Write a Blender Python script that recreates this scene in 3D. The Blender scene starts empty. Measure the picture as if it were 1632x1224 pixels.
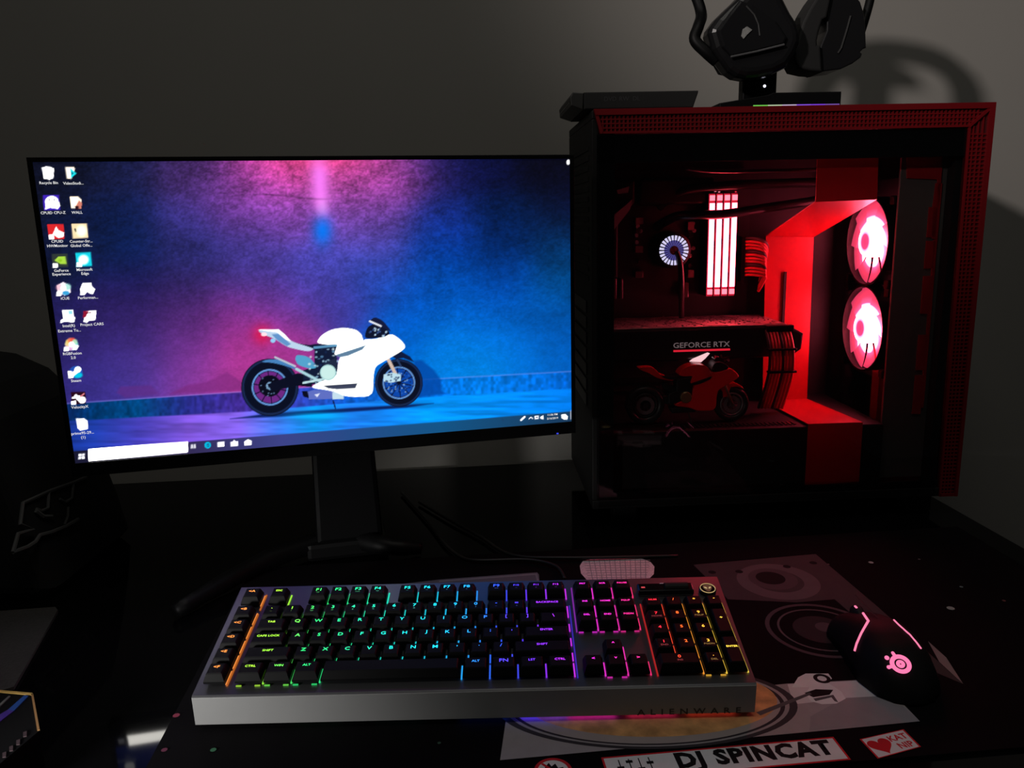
import bpy, bmesh, math, random
import numpy as np
from mathutils import Vector, Matrix
random.seed(7)
rng = np.random.default_rng(5)
C = bpy.context.scene.collection
R2 = math.radians

# ------------------------------------------------------------------ camera
F = 1270.0; CX, CY = 816.0, 612.0; CAMH = 0.4154
_down = np.array([137.0, 5996.0, F]); _down /= np.linalg.norm(_down)
_fw = np.array([0, 0, 1.0]); _fw = _fw - _down * (_fw @ _down); _fw /= np.linalg.norm(_fw)
RW = np.array([np.cross(_down, _fw), _fw, -_down])
ORI = np.array([0, 0, CAMH])
cam_d = bpy.data.cameras.new('camera'); cam = bpy.data.objects.new('camera', cam_d); C.objects.link(cam)
cam_d.sensor_width = 36.0; cam_d.lens = F / 1632.0 * 36.0; cam_d.clip_start = 0.01
m = Matrix.Identity(4)
for i in range(3):
    m[i][0] = RW[i, 0]; m[i][1] = -RW[i, 1]; m[i][2] = -RW[i, 2]
m[2][3] = CAMH
cam.matrix_world = m
bpy.context.scene.camera = cam

# ------------------------------------------------------------------ world, lights, exposure
sc = bpy.context.scene
sc.view_settings.view_transform = 'Standard'; sc.view_settings.look = 'None'
sc.view_settings.exposure = 0.0; sc.view_settings.gamma = 1.0
sc.view_settings.use_curve_mapping = False
w = bpy.data.worlds.new('dark_room'); sc.world = w; w.use_nodes = True
w.node_tree.nodes['Background'].inputs[0].default_value = (0.9, 0.95, 1.0, 1)
w.node_tree.nodes['Background'].inputs[1].default_value = 0.006

def spot(name, loc, aim, watts, col, size, blend, soft):
    d = bpy.data.lights.new(name, 'SPOT'); o = bpy.data.objects.new(name, d); C.objects.link(o)
    d.energy = watts; d.color = col; d.spot_size = R2(size); d.spot_blend = blend; d.shadow_soft_size = soft
    o.location = loc; o.rotation_euler = (Vector(aim) - Vector(loc)).to_track_quat('-Z', 'Y').to_euler()
# light falling through a doorway onto the right part of the wall
spot('doorway_lamp', (-2.68, -1.855, 2.09), (0.82, 1.39, 0.74), 330.0, (1.0, 0.905, 0.865), 14.0, 0.8, 0.13)
# faint ceiling light overhead, and an added, unseen spot that brightens the keyboard front
al = bpy.data.lights.new('room_lamp', 'AREA'); ao = bpy.data.objects.new('room_lamp', al); C.objects.link(ao)
al.shape = 'DISK'; al.size = 0.9; al.energy = 4.3; al.color = (1.0, 0.97, 0.88)
ao.location = (0.15, 0.15, 2.0)
spot('keyboard_fill', (-0.52, 0.28, 0.11), (-0.30, 0.59, 0.02), 8.0, (1.0, 0.98, 0.95), 48.0, 1.0, 0.04)

# ------------------------------------------------------------------ measuring helpers
def ray(p):
    return RW @ np.array([(p[0] - CX) / F, (p[1] - CY) / F, 1.0])
def on_z(p, z):
    d = ray(p); t = (z - CAMH) / d[2]; return ORI + t * d
def on_plane(p, P0, n):
    d = ray(p); t = ((np.array(P0) - ORI) @ n) / (d @ n); return ORI + t * d
def project(P):
    c = (np.asarray(P) - ORI) @ RW
    return c[..., 0] / c[..., 2] * F + CX, c[..., 1] / c[..., 2] * F + CY

# ------------------------------------------------------------------ materials
MATS = {}
def mat(name, col, rough=0.5, metal=0.0, spec=0.5, emit=None, strength=1.0, noise=0.0, nscale=60.0, bump=0.0):
    if name in MATS: return MATS[name]
    M = bpy.data.materials.new(name); M.use_nodes = True
    nt = M.node_tree; b = nt.nodes['Principled BSDF']
    b.inputs['Base Color'].default_value = (*col, 1); b.inputs['Roughness'].default_value = rough
    b.inputs['Metallic'].default_value = metal; b.inputs['Specular IOR Level'].default_value = spec
    if emit is not None:
        b.inputs['Emission Color'].default_value = (*emit, 1); b.inputs['Emission Strength'].default_value = strength
    if noise or bump:
        tc = nt.nodes.new('ShaderNodeTexCoord'); nz = nt.nodes.new('ShaderNodeTexNoise')
        nz.inputs['Scale'].default_value = nscale; nz.inputs['Detail'].default_value = 4
        nt.links.new(tc.outputs['Object'], nz.inputs['Vector'])
        if noise:
            mx = nt.nodes.new('ShaderNodeMix'); mx.data_type = 'RGBA'
            mx.inputs[6].default_value = (*[c * (1 - noise) for c in col], 1)
            mx.inputs[7].default_value = (*[c * (1 + noise) for c in col], 1)
            nt.links.new(nz.outputs['Fac'], mx.inputs[0]); nt.links.new(mx.outputs[2], b.inputs['Base Color'])
        if bump:
            bp = nt.nodes.new('ShaderNodeBump'); bp.inputs['Strength'].default_value = bump
            bp.inputs['Distance'].default_value = 0.002
            nt.links.new(nz.outputs['Fac'], bp.inputs['Height']); nt.links.new(bp.outputs['Normal'], b.inputs['Normal'])
    MATS[name] = M
    return M
def glow(name, col, strength=1.0):
    return mat(name, (0.01, 0.01, 0.01), 0.6, emit=col, strength=strength)
def glass_mat(name, tint, refl=0.06, rough=0.02):
    if name in MATS: return MATS[name]
    M = bpy.data.materials.new(name); M.use_nodes = True; nt = M.node_tree
    nt.nodes.remove(nt.nodes['Principled BSDF']); out = nt.nodes['Material Output']
    tr = nt.nodes.new('ShaderNodeBsdfTransparent'); tr.inputs[0].default_value = (*tint, 1)
    gl = nt.nodes.new('ShaderNodeBsdfGlossy'); gl.inputs['Roughness'].default_value = rough
    lw = nt.nodes.new('ShaderNodeLayerWeight'); lw.inputs[0].default_value = 0.5
    pw_ = nt.nodes.new('ShaderNodeMath'); pw_.operation = 'POWER'; pw_.inputs[1].default_value = 5.0
    fr = nt.nodes.new('ShaderNodeMath'); fr.operation = 'MULTIPLY_ADD'; fr.inputs[1].default_value = 0.9; fr.inputs[2].default_value = 0.035
    nt.links.new(lw.outputs['Facing'], pw_.inputs[0]); nt.links.new(pw_.outputs[0], fr.inputs[0])
    mx = nt.nodes.new('ShaderNodeMixShader')
    nt.links.new(fr.outputs[0], mx.inputs[0]); nt.links.new(tr.outputs[0], mx.inputs[1]); nt.links.new(gl.outputs[0], mx.inputs[2])
    nt.links.new(mx.outputs[0], out.inputs[0]); MATS[name] = M
    return M
def s2l(c):
    c = np.asarray(c, float); return np.where(c <= 0.04045, c / 12.92, ((c + 0.055) / 1.055) ** 2.4)
def rgb(r, g, b): return tuple(float(x) for x in s2l(np.array([r, g, b]) / 255.0))

BLACK = mat('black_plastic', (0.0035, 0.0035, 0.004), 0.5, spec=0.2, noise=0.15, nscale=300)
BLACKG = mat('black_gloss', (0.008, 0.008, 0.009), 0.12)
BLACKM = mat('black_matte', (0.012, 0.012, 0.012), 0.8, noise=0.2, nscale=200)
DARKM = mat('dark_steel', (0.03, 0.03, 0.032), 0.4, metal=0.6, noise=0.15, nscale=150)
CASEBLK = mat('case_black_steel', (0.009, 0.009, 0.009), 0.6, spec=0.3, noise=0.1, nscale=200)
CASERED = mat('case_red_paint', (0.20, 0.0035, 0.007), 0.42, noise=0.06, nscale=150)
CASEREDD = mat('case_red_hole_shade', (0.075, 0.0015, 0.003), 0.6)  # darker copy of the case red, shade inside the vent holes painted in
RUBBER = mat('black_rubber', (0.008, 0.008, 0.008), 0.7)
SILVER = mat('silver_metal', (0.45, 0.45, 0.46), 0.3, metal=1.0)

# ------------------------------------------------------------------ object helpers
def link(o, parent=None):
    C.objects.link(o)
    if parent is not None: o.parent = parent
    return o
def thing(name, label, cat, loc=(0, 0, 0), rotz=0.0, group=None):
    o = bpy.data.objects.new(name, None); o.empty_display_size = 0.03; C.objects.link(o)
    o.location = loc; o.rotation_euler = (0, 0, rotz)
    o['label'] = label; o['category'] = cat
    if group: o['group'] = group
    return o
class MB:
    """collects shapes in one bmesh"""
    def __init__(s): s.bm = bmesh.new()
    def _add(s, geom, mtx):
        if mtx is not None: bmesh.ops.transform(s.bm, matrix=mtx, verts=geom)
    def box(s, x0, x1, y0, y1, z0, z1, bev=0.0, seg=2, mtx=None):
        r = bmesh.ops.create_cube(s.bm, size=1.0); vs = r['verts']
        for v in vs:
            v.co = Vector(((x0 + x1) / 2 + v.co.x * (x1 - x0), (y0 + y1) / 2 + v.co.y * (y1 - y0), (z0 + z1) / 2 + v.co.z * (z1 - z0)))
        if bev > 0:
            es = list({e for v in vs for e in v.link_edges})
            g = bmesh.ops.bevel(s.bm, geom=es, offset=bev, segments=seg, affect='EDGES', profile=0.5)
            vs = list({v for f in g['faces'] for v in f.verts} | {v for v in vs if v.is_valid})
        s._add(vs, mtx); return s
    def prism(s, pts, y0, y1, bev=0.0, seg=2, mtx=None):
        """polygon in XZ extruded along Y"""
        a = [s.bm.verts.new((x, y0, z)) for x, z in pts]; b = [s.bm.verts.new((x, y1, z)) for x, z in pts]
        n = len(pts); fs = [s.bm.faces.new(a), s.bm.faces.new(b[::-1])]
        for i in range(n): fs.append(s.bm.faces.new((a[i], b[i], b[(i + 1) % n], a[(i + 1) % n])))
        bmesh.ops.recalc_face_normals(s.bm, faces=fs)
        vs = a + b
        if bev > 0:
            es = [e for f in fs[:2] for e in f.edges]
            g = bmesh.ops.bevel(s.bm, geom=list(set(es)), offset=bev, segments=seg, affect='EDGES', profile=0.5, clamp_overlap=True)
            vs = list({v for f in g['faces'] for v in f.verts} | {v for v in vs if v.is_valid})
        s._add(vs, mtx); return s
    def slab(s, pts, z0, z1, mtx=None):
        """polygon in XY extruded along Z"""
        a = [s.bm.verts.new((x, y, z0)) for x, y in pts]; b = [s.bm.verts.new((x, y, z1)) for x, y in pts]
        n = len(pts); fs = [s.bm.faces.new(a), s.bm.faces.new(b[::-1])]
        for i in range(n): fs.append(s.bm.faces.new((a[i], b[i], b[(i + 1) % n], a[(i + 1) % n])))
        bmesh.ops.recalc_face_normals(s.bm, faces=fs); s._add(a + b, mtx); return s
    def tube(s, path, r, n=8, closed=False, mtx=None):
        P = [Vector(p) for p in path]; k = len(P); rings = []
        rr = r if hasattr(r, '__len__') else [r] * k
        prev = None
        for i in range(k):
            if closed: t = (P[(i + 1) % k] - P[i - 1])
            else: t = P[min(i + 1, k - 1)] - P[max(i - 1, 0)]
            t.normalize()
            if prev is None:
                u = t.orthogonal().normalized()
            else:
                u = (prev - t * prev.dot(t)).normalized()
            prev = u; v = t.cross(u)
            rings.append([s.bm.verts.new(P[i] + (u * math.cos(2 * math.pi * j / n) + v * math.sin(2 * math.pi * j / n)) * rr[i]) for j in range(n)])
        for i in range(k if closed else k - 1):
            a, b = rings[i], rings[(i + 1) % k]
            for j in range(n):
                s.bm.faces.new((a[j], a[(j + 1) % n], b[(j + 1) % n], b[j]))
        if not closed:
            s.bm.faces.new(rings[0][::-1]); s.bm.faces.new(rings[-1])
        s._add([v for q in rings for v in q], mtx); return s
    def lathe(s, prof, n=32, axis='Z', mtx=None):
        """profile of (r, h) turned about an axis"""
        rings = []
        for r, h in prof:
            ring = []
            for j in range(n):
                a = 2 * math.pi * j / n; x, y = r * math.cos(a), r * math.sin(a)
                co = {'Z': (x, y, h), 'Y': (x, h, y), 'X': (h, x, y)}[axis]
                ring.append(s.bm.verts.new(co))
            rings.append(ring)
        fs = []
        for a, b in zip(rings[:-1], rings[1:]):
            for j in range(n): fs.append(s.bm.faces.new((a[j], a[(j + 1) % n], b[(j + 1) % n], b[j])))
        if prof[0] != prof[-1]:
            fs.append(s.bm.faces.new(rings[0])); fs.append(s.bm.faces.new(rings[-1]))
        else:
            pass
        bmesh.ops.recalc_face_normals(s.bm, faces=fs)
        s._add([v for q in rings for v in q], mtx); return s
    def ring_lathe(s, prof, n=32, axis='Z', mtx=None):
        """closed profile turned about an axis (tyre, pad)"""
        return s.lathe(list(prof) + [prof[0]], n, axis, mtx)
    def mesh(s, name, smooth=False):
        bmesh.ops.remove_doubles(s.bm, verts=s.bm.verts, dist=1e-7)
        bmesh.ops.recalc_face_normals(s.bm, faces=s.bm.faces)
        me = bpy.data.meshes.new(name); s.bm.to_mesh(me); s.bm.free()
        if smooth:
            for p in me.polygons: p.use_smooth = True
        return me
    def build(s, name, material, parent=None, smooth=False, label=None, kind=None):
        me = s.mesh(name, smooth); me.materials.append(material)
        o = link(bpy.data.objects.new(name, me), parent)
        if label: o['label'] = label
        if kind: o['kind'] = kind
        return o
_TXT = {}
def text_mesh(s, size, ext=0.0, offset=0.0, sx=1.0, space=1.0):
    key = (s, size, ext, offset, sx, space)
    if key in _TXT: return _TXT[key]
    cu = bpy.data.curves.new('lettering', 'FONT'); cu.body = s; cu.size = size; cu.align_x = 'CENTER'; cu.align_y = 'CENTER'
    cu.extrude = ext; cu.offset = offset; cu.space_character = space; cu.resolution_u = 2
    o = bpy.data.objects.new('lettering', cu); C.objects.link(o)
    bpy.context.view_layer.update()
    me = bpy.data.meshes.new_from_object(o.evaluated_get(bpy.context.evaluated_depsgraph_get()))
    bpy.data.objects.remove(o); bpy.data.curves.remove(cu)
    if len(me.vertices):                                  # centre on its own box
        co = np.empty(len(me.vertices) * 3); me.vertices.foreach_get('co', co); co = co.reshape(-1, 3)
        co[:, :2] -= (co[:, :2].max(0) + co[:, :2].min(0)) / 2; co[:, 0] *= sx
        me.vertices.foreach_set('co', co.ravel())
    me.name = 'lettering'; _TXT[key] = me
    return me
def text(name, s, size, material, parent, mtx, ext=0.0, offset=0.0, sx=1.0, space=1.0, label=None):
    me = text_mesh(s, size, ext, offset, sx, space).copy(); me.materials.clear(); me.materials.append(material)
    o = link(bpy.data.objects.new(name, me), parent); o.matrix_local = mtx
    if label: o['label'] = label
    return o
T = Matrix.Translation
def RX(a): return Matrix.Rotation(a, 4, 'X')
def RY(a): return Matrix.Rotation(a, 4, 'Y')
def RZ(a): return Matrix.Rotation(a, 4, 'Z')
def smooth_path(pts, n=8):
    P = [Vector(p) for p in pts]; out = []
    for i in range(len(P) - 1):
        p0 = P[max(i - 1, 0)]; p1 = P[i]; p2 = P[i + 1]; p3 = P[min(i + 2, len(P) - 1)]
        for j in range(n):
            t = j / n
            out.append(0.5 * ((2 * p1) + (p2 - p0) * t + (2 * p0 - 5 * p1 + 4 * p2 - p3) * t * t + (3 * p1 - p0 - 3 * p2 + p3) * t ** 3))
    out.append(P[-1]); return out

# ------------------------------------------------------------------ the setting
DY = R2(5.0)                                   # desk and wall stand 5 degrees off the camera's square
DEX = np.array([math.cos(DY), math.sin(DY)]); DEY = np.array([-math.sin(DY), math.cos(DY)])
WALLMAT = mat('wall_paint', (0.34, 0.325, 0.30), 0.9, noise=0.03, nscale=8, bump=0.08)
wb = MB().box(-2.6, 2.4, 0, 0.1, -0.74, 1.9).build('wall_back', WALLMAT); wb['kind'] = 'structure'
wb.location = (-0.366, 1.286, 0); wb.rotation_euler = (0, 0, DY)
fl = MB().box(-2.6, 2.4, -2.9, 0.1, -0.78, -0.74).build('floor', mat('dark_carpet', (0.05, 0.05, 0.05), 0.95, noise=0.4, nscale=120, bump=0.6)); fl['kind'] = 'structure'
fl.location = (-0.366, 1.286, 0); fl.rotation_euler = (0, 0, DY)

# desk: right edge through (0.617, 1.04), back edge through (-0.366, 1.272)
desk = thing('desk', 'black glossy desk with a flat top against the wall', 'desk', (-0.366, 1.272, -0.74), DY)
xr = (np.array([0.617, 1.04]) - np.array([-0.366, 1.272])) @ DEX
MB().box(-0.95, xr, -0.86, 0.0, 0.715, 0.74, 0.003).build('desk_top', mat('desk_gloss_black', (0.003, 0.003, 0.0035), 0.05, spec=0.11, noise=0.2, nscale=90), desk)
for sx in (-0.90, xr - 0.05):
    for sy in (-0.81, -0.05):
        MB().box(sx - 0.025, sx + 0.025, sy - 0.025, sy + 0.025, 0.0, 0.714, 0.003).build('leg', BLACK, desk)

# ------------------------------------------------------------------ monitor
MY = R2(13.4)
MON = thing('monitor', 'widescreen monitor with thin black bezel showing a white motorcycle wallpaper', 'monitor', (-0.199, 0.8855, 0.0), MY)
SW, SZ0, SZ1 = 0.2788, 0.1655, 0.4775
mn = np.array([-math.sin(MY), math.cos(MY), 0]); mx_ = np.array([math.cos(MY), math.sin(MY), 0]); MO = np.array([-0.199, 0.8855, 0.0])
def mon_at(p):
    q = on_plane(p, MO, mn) - MO; return float(q @ mx_), float(q[2])
# bezel frame and back shell
MB().prism([(-SW - .005, SZ0 - .015), (SW + .005, SZ0 - .015), (SW + .005, SZ1 + .0045), (-SW - .005, SZ1 + .0045)], 0.0012, 0.018, 0.001).build('panel_housing', BLACK, MON)
fb = MB()
fb.box(-SW - .005, SW + .005, -.0012, .0012, SZ0 - .015, SZ0, .0004); fb.box(-SW - .005, SW + .005, -.0012, .0012, SZ1, SZ1 + .0045, .0004)
fb.box(-SW - .005, -SW, -.0012, .0012, SZ0, SZ1, .0004); fb.box(SW, SW + .005, -.0012, .0012, SZ0, SZ1, .0004)
fb.build('bezel', BLACK, MON)
MB().prism([(-.20, .22), (-.16, .185), (.16, .185), (.20, .22), (.17, .43), (-.17, .43)], 0.018, 0.05, 0.008).build('rear_shell', BLACK, MON)
x, z = mon_at((888, 690.5))
MB().box(x - .0012, x + .0012, -.0018, -.0010, z - .0008, z + .0008).build('power_light', glow('power_blue', (0.05, 0.08, 1.0), 0.8), MON, label='tiny blue power light')
# stand: column, collar and V legs
MB().prism([(-.037, .02), (.045, .02), (.035, .30), (-.032, .30)], 0.050, 0.085, 0.006).build('stand_column', BLACK, MON)
MB().box(-.05, .05, .045, .11, 0.0, .024, .006).build('stand_hub', BLACK, MON)
for ax, ay in ((-.185, -.060), (.090, .030)):
    g = MB(); g.tube(smooth_path([(0.0, .08, .017), (ax * .5, .035, .0165), (ax, ay, .0095)], 6), [.014] * 4 + [.013] * 3 + [.011] * 3 + [.009] * 2 + [.0075], 8)
    g.build('stand_leg', BLACK, MON, smooth=True)
MB().tube([(0, .09, .0135), (0, .15, .0105)], [.012, .009], 8).build('stand_leg', BLACK, MON, smooth=True)

# --- the picture on the screen, painted on a fine grid of the lit panel itself
NX, NY = 600, 338
us = np.linspace(-SW, SW, NX); vs = np.linspace(SZ0, SZ1, NY)
U, V = np.meshgrid(us, vs)
PW = MO + U[..., None] * mx_ + np.array([0, 0, 1.0]) * V[..., None]
X, Y = project(PW)                                   # drawing units of the wallpaper
samples = '''60 262 14 17 38;60 400 14 20 50;60 560 30 25 75;120 262 15 20 44;120 400 16 26 62;120 520 34 30 92;120 600 48 40 122;200 268 24 28 68;300 268 72 46 112;350 300 98 56 142;400 268 192 70 172;450 260 236 72 150;480 262 240 80 160;560 262 232 74 152;600 272 214 76 166;640 270 130 62 152;700 268 28 28 96;780 268 10 15 60;860 268 7 7 24;905 262 7 7 22;905 320 10 12 44;400 320 150 68 170;600 310 150 70 175;450 310 190 76 186;560 305 196 80 180;
200 350 15 30 80;300 350 60 50 132;400 350 88 60 156;470 345 128 76 186;560 345 116 74 182;600 350 98 72 172;700 350 22 46 142;800 350 4 30 84;880 350 5 24 58;
200 400 10 34 90;300 400 42 46 120;400 400 66 58 150;512 420 74 74 188;600 400 70 70 174;700 400 2 60 160;800 400 2 44 116;900 400 4 60 122;
200 450 30 26 86;300 450 50 37 102;400 450 70 52 138;500 450 72 64 168;600 450 32 74 180;700 450 0 80 182;800 450 0 72 172;900 450 0 76 142;
200 500 56 36 112;300 500 82 42 120;380 500 142 50 148;450 490 116 60 168;550 490 72 62 170;650 500 0 88 202;750 500 0 102 216;850 500 0 92 192;905 500 0 80 162;
160 560 62 44 132;220 550 62 43 124;300 550 116 52 146;400 550 196 58 160;450 545 170 56 150;640 540 0 108 226;720 550 0 132 242;800 550 0 116 226;900 550 0 92 190;
160 610 62 52 150;220 600 86 60 165;300 600 146 64 174;380 600 190 60 160;700 600 0 134 244;760 590 0 152 255;850 590 0 122 232;905 590 0 102 206'''
SP = np.array([[float(v) for v in q.split()] for q in samples.replace('\n', '').split(';') if q.strip()])
num = np.zeros(X.shape + (3,)); den = np.zeros(X.shape)
for sx_, sy_, r_, g_, b_ in SP:
    k = np.exp(-(((X - sx_) / 38.0) ** 2 + ((Y - sy_) / 30.0) ** 2) / 2) + 1e-7 / (1 + ((X - sx_) ** 2 + (Y - sy_) ** 2) / 4e3)
    num += k[..., None] * np.array([r_, g_, b_]); den += k
img = num / den[..., None] / 255.0 * .93
def vnoise(sx, sy, seed):
    g = np.random.default_rng(seed).random((160, 160)); fx = (X - 40) / sx; fy = (Y - 240) / sy
    ix = np.floor(fx).astype(int); iy = np.floor(fy).astype(int); tx = fx - ix; ty = fy - iy
    tx = tx * tx * (3 - 2 * tx); ty = ty * ty * (3 - 2 * ty)
    q = lambda a, b: g[a % 160, b % 160]
    return (q(iy, ix) * (1 - tx) + q(iy, ix + 1) * tx) * (1 - ty) + (q(iy + 1, ix) * (1 - tx) + q(iy + 1, ix + 1) * tx) * ty
stucco = vnoise(2.6, 2.0, 1) * .75 + vnoise(6, 4.2, 11) * .55 + vnoise(15, 9, 2) * .4 + vnoise(44, 30, 3) * .6
stucco = (stucco - stucco.mean())
amp = np.clip(1 - (Y - 250) / 420, .25, 1)
img *= (1 + .5 * amp * stucco)[..., None]
def lerp(al, col):
    global img
    al = np.clip(al, 0, 1)[..., None]; img = img * (1 - al) + al * (np.array(col) / 255.0)
# light beam from above and the blue spot below it
beam = np.exp(-((X - 508 - (Y - 255) * .05) / np.where(Y < 320, 16.0, 13.0)) ** 2) * np.clip((352 - Y) / 30, 0, 1)
lerp(beam * .95, (255, 128, 255))
lerp(np.exp(-((X - 514) / 9.0) ** 2 - ((Y - 332) / 14.0) ** 2) * .6, (240, 160, 255))
lerp(np.exp(-((X - 514) / 15.0) ** 2 - ((Y - 368) / 22.0) ** 2) * .88, (0, 125, 255))
lerp(np.exp(-((X - 512) / 60.0) ** 2 - ((Y - 255) / 14.0) ** 2) * .35, (255, 70, 120))
crack = np.exp(-((Y - (313 + 5 * np.sin(X / 37.0) - (X - 500) * .02)) / 1.6) ** 2) * (X > 340) * (X < 720)
img *= (1 - .5 * crack * np.clip(vnoise(30, 30, 9) * 2 - .9, 0, 1))[..., None]
# kerb and ground
def ln(x0, y0, x1, y1): return y0 + (X - x0) * (y1 - y0) / (x1 - x0)
ktop = np.where(X < 400, ln(137, 641, 390, 624), ln(690, 604, 910, 592)); ktop = np.where((X >= 400) & (X < 690), ln(400, 623, 690, 604), ktop)
kbot = np.where(X < 400, ln(140, 668, 390, 655), ln(660, 633, 910, 618)); kbot = np.where((X >= 400) & (X < 660), ln(400, 654, 660, 633), kbot)
def ramp(xs, cols):
    cols = np.array(cols, float) / 255.0
    return np.stack([np.interp(X, xs, cols[:, i]) for i in range(3)], -1)
kerb = ramp([100, 150, 220, 300, 380, 450, 560, 680, 760, 910], [(8, 36, 92), (0, 56, 112), (0, 70, 128), (40, 44, 138), (66, 44, 150), (60, 60, 180), (10, 90, 200), (0, 110, 220), (0, 128, 240), (0, 98, 205)])
kerb *= (1 + .26 * (vnoise(5, 26, 4) - .5) + .3 * (vnoise(4, 5, 5) - .5))[..., None]
ground = ramp([100, 150, 220, 300, 380, 450, 500, 560, 680, 760, 910], [(20, 50, 140), (32, 62, 172), (72, 66, 190), (124, 84, 214), (134, 100, 238), (60, 130, 250), (10, 160, 255), (30, 130, 255), (0, 150, 255), (0, 146, 255), (0, 124, 236)])
ground *= (1 + .3 * (vnoise(90, 4, 6) - .5) + .14 * (vnoise(20, 3, 8) - .5))[..., None]
ak = np.clip((Y - ktop) / 1.5, 0, 1)[..., None]; img = img * (1 - ak) + ak * kerb
lerp(np.exp(-((Y - ktop) / 1.1) ** 2) * .45, (150, 150, 255))
ag = np.clip((Y - kbot) / 2.5, 0, 1)[..., None]; img = img * (1 - ag) + ag * ground
def pmask(pts, soft=1.0):
    """smooth inside mask of a polygon"""
    P = np.array(pts, float); out = np.zeros(X.shape)
    x0, y0 = P.min(0) - 3; x1, y1 = P.max(0) + 3
    sel = (X > x0) & (X < x1) & (Y > y0) & (Y < y1)
    if not sel.any(): return out
    x, y = X[sel], Y[sel]; ins = np.zeros(x.shape, bool); d2 = np.full(x.shape, 1e9)
    for (ax, ay), (bx, by) in zip(P, np.roll(P, -1, 0)):
        c = ((ay > y) != (by > y)) & (x < (bx - ax) * (y - ay) / (by - ay + 1e-12) + ax); ins ^= c
        L = (bx - ax) ** 2 + (by - ay) ** 2 + 1e-12; t = np.clip(((x - ax) * (bx - ax) + (y - ay) * (by - ay)) / L, 0, 1)
        d2 = np.minimum(d2, (x - ax - t * (bx - ax)) ** 2 + (y - ay - t * (by - ay)) ** 2)
    out[sel] = np.clip(.5 + np.where(ins, 1, -1) * np.sqrt(d2) / soft, 0, 1); return out
def poly(pts, col, a=1.0, soft=1.0): lerp(pmask(pts, soft) * a, col)
def ell(cx, cy, rx, ry, col, a=1.0, soft=1.0):
    d = (1 - np.sqrt(((X - cx) / rx) ** 2 + ((Y - cy) / ry) ** 2)) * min(rx, ry); lerp(np.clip(.5 + d / soft, 0, 1) * a, col)
def line(x0, y0, x1, y1, wd, col, a=1.0):
    L = (x1 - x0) ** 2 + (y1 - y0) ** 2 + 1e-9; t = np.clip(((X - x0) * (x1 - x0) + (Y - y0) * (y1 - y0)) / L, 0, 1)
    d = np.hypot(X - x0 - t * (x1 - x0), Y - y0 - t * (y1 - y0)); lerp(np.clip(.5 + (wd / 2 - d), 0, 1) * a, col)
# low shapes on the wall, shade of the bike
poly([(192, 616), (240, 614), (255, 628), (200, 634), (186, 626)], (96, 44, 130), .6, 4)
poly([(270, 628), (300, 613), (330, 609), (362, 593), (384, 608), (388, 622)], (120, 40, 120), .55, 4)
poly([(660, 575), (672, 574), (692, 590), (703, 606), (703, 622), (712, 628), (660, 634)], (0, 66, 160), .75, 4)
B = lambda L: [(360 + x / 4.533, 480 + y / 4.533) for x, y in L]
poly(B([(30, 850), (300, 812), (900, 772), (1500, 738), (1300, 770), (800, 806), (400, 836)]), (6, 22, 80), .92, 3)
lerp(np.exp(-((X - 505) / 45.0) ** 2 - ((Y - 663) / 6.0) ** 2) * .7, (0, 190, 255))
lerp(np.exp(-((X - 418) / 16.0) ** 2 - ((Y - 533) / 16.0) ** 2) * .75, (235, 20, 70))
# motorcycle
BIKE = dict(
    fairing=[(830, 392), (1000, 330), (988, 275), (1080, 275), (1195, 232), (1265, 280), (1302, 330), (1265, 365), (1150, 430), (1080, 472), (1066, 540), (1062, 690), (870, 692), (780, 650), (600, 625), (700, 572), (800, 548), (812, 440)],
    tank=[(652, 300), (690, 245), (760, 205), (850, 190), (940, 205), (980, 240), (990, 275), (1005, 325), (830, 395), (780, 388), (800, 330), (808, 312), (720, 315)],
    tail=[(225, 207), (380, 205), (420, 235), (470, 290), (600, 330), (640, 345), (600, 365), (520, 350), (440, 330), (350, 270), (265, 240)],
    seat=[(470, 296), (590, 318), (660, 308), (800, 310), (800, 330), (700, 352), (600, 352), (520, 335)],
    engine=[(640, 350), (800, 320), (800, 400), (815, 560), (700, 600), (560, 600), (560, 500), (640, 470)],
    screen=[(1075, 113), (1135, 140), (1200, 222), (1160, 205), (1060, 150), (1035, 145)],
    cockpit=[(1020, 190), (1070, 160), (1150, 190), (1190, 232), (1150, 258), (1040, 272), (1000, 262)],
    shock=[(510, 385), (600, 400), (665, 480), (610, 490), (520, 462), (500, 420)],
    exhaust=[(585, 655), (640, 640), (850, 655), (850, 705), (600, 710)],
    hugger=[(250, 440), (300, 420), (380, 420), (470, 450), (515, 500), (440, 470), (340, 445)],
    swingarm=[(300, 600), (520, 520), (640, 540), (620, 620), (520, 610), (330, 650)])
def chaikin(P, n):
    for _ in range(n):
        Q = []
        for a, b_ in zip(P, P[1:] + P[:1]):
            Q += [(a[0] * .8 + b_[0] * .2, a[1] * .8 + b_[1] * .2), (a[0] * .2 + b_[0] * .8, a[1] * .2 + b_[1] * .8)]
        P = Q
    return P
for k_ in ('fairing', 'tank', 'tail', 'seat', 'screen', 'cockpit', 'shock', 'hugger'): BIKE[k_] = chaikin(BIKE[k_], 2)
def wheel(cx, cy, r, rim):
    c = B([(cx, cy)])[0]; r /= 4.533; rim /= 4.533
    ell(*c, r, r, (8, 14, 32)); ell(*c, r * .97, r * .97, (24, 40, 78)); ell(*c, r * .90, r * .90, (8, 14, 34)); ell(*c, rim, rim, (100, 150, 215)); ell(*c, rim * .90, rim * .90, (20, 26, 66))
    bgc = (110, 40, 130) if cx < 600 else (10, 70, 170)
    ell(*c, rim * .86, rim * .86, bgc)
    for k in range(10):
        a = 2 * math.pi * k / 10 + .2; line(c[0], c[1], c[0] + rim * .9 * math.cos(a), c[1] + rim * .9 * math.sin(a), 1.5, (8, 12, 34))
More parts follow.
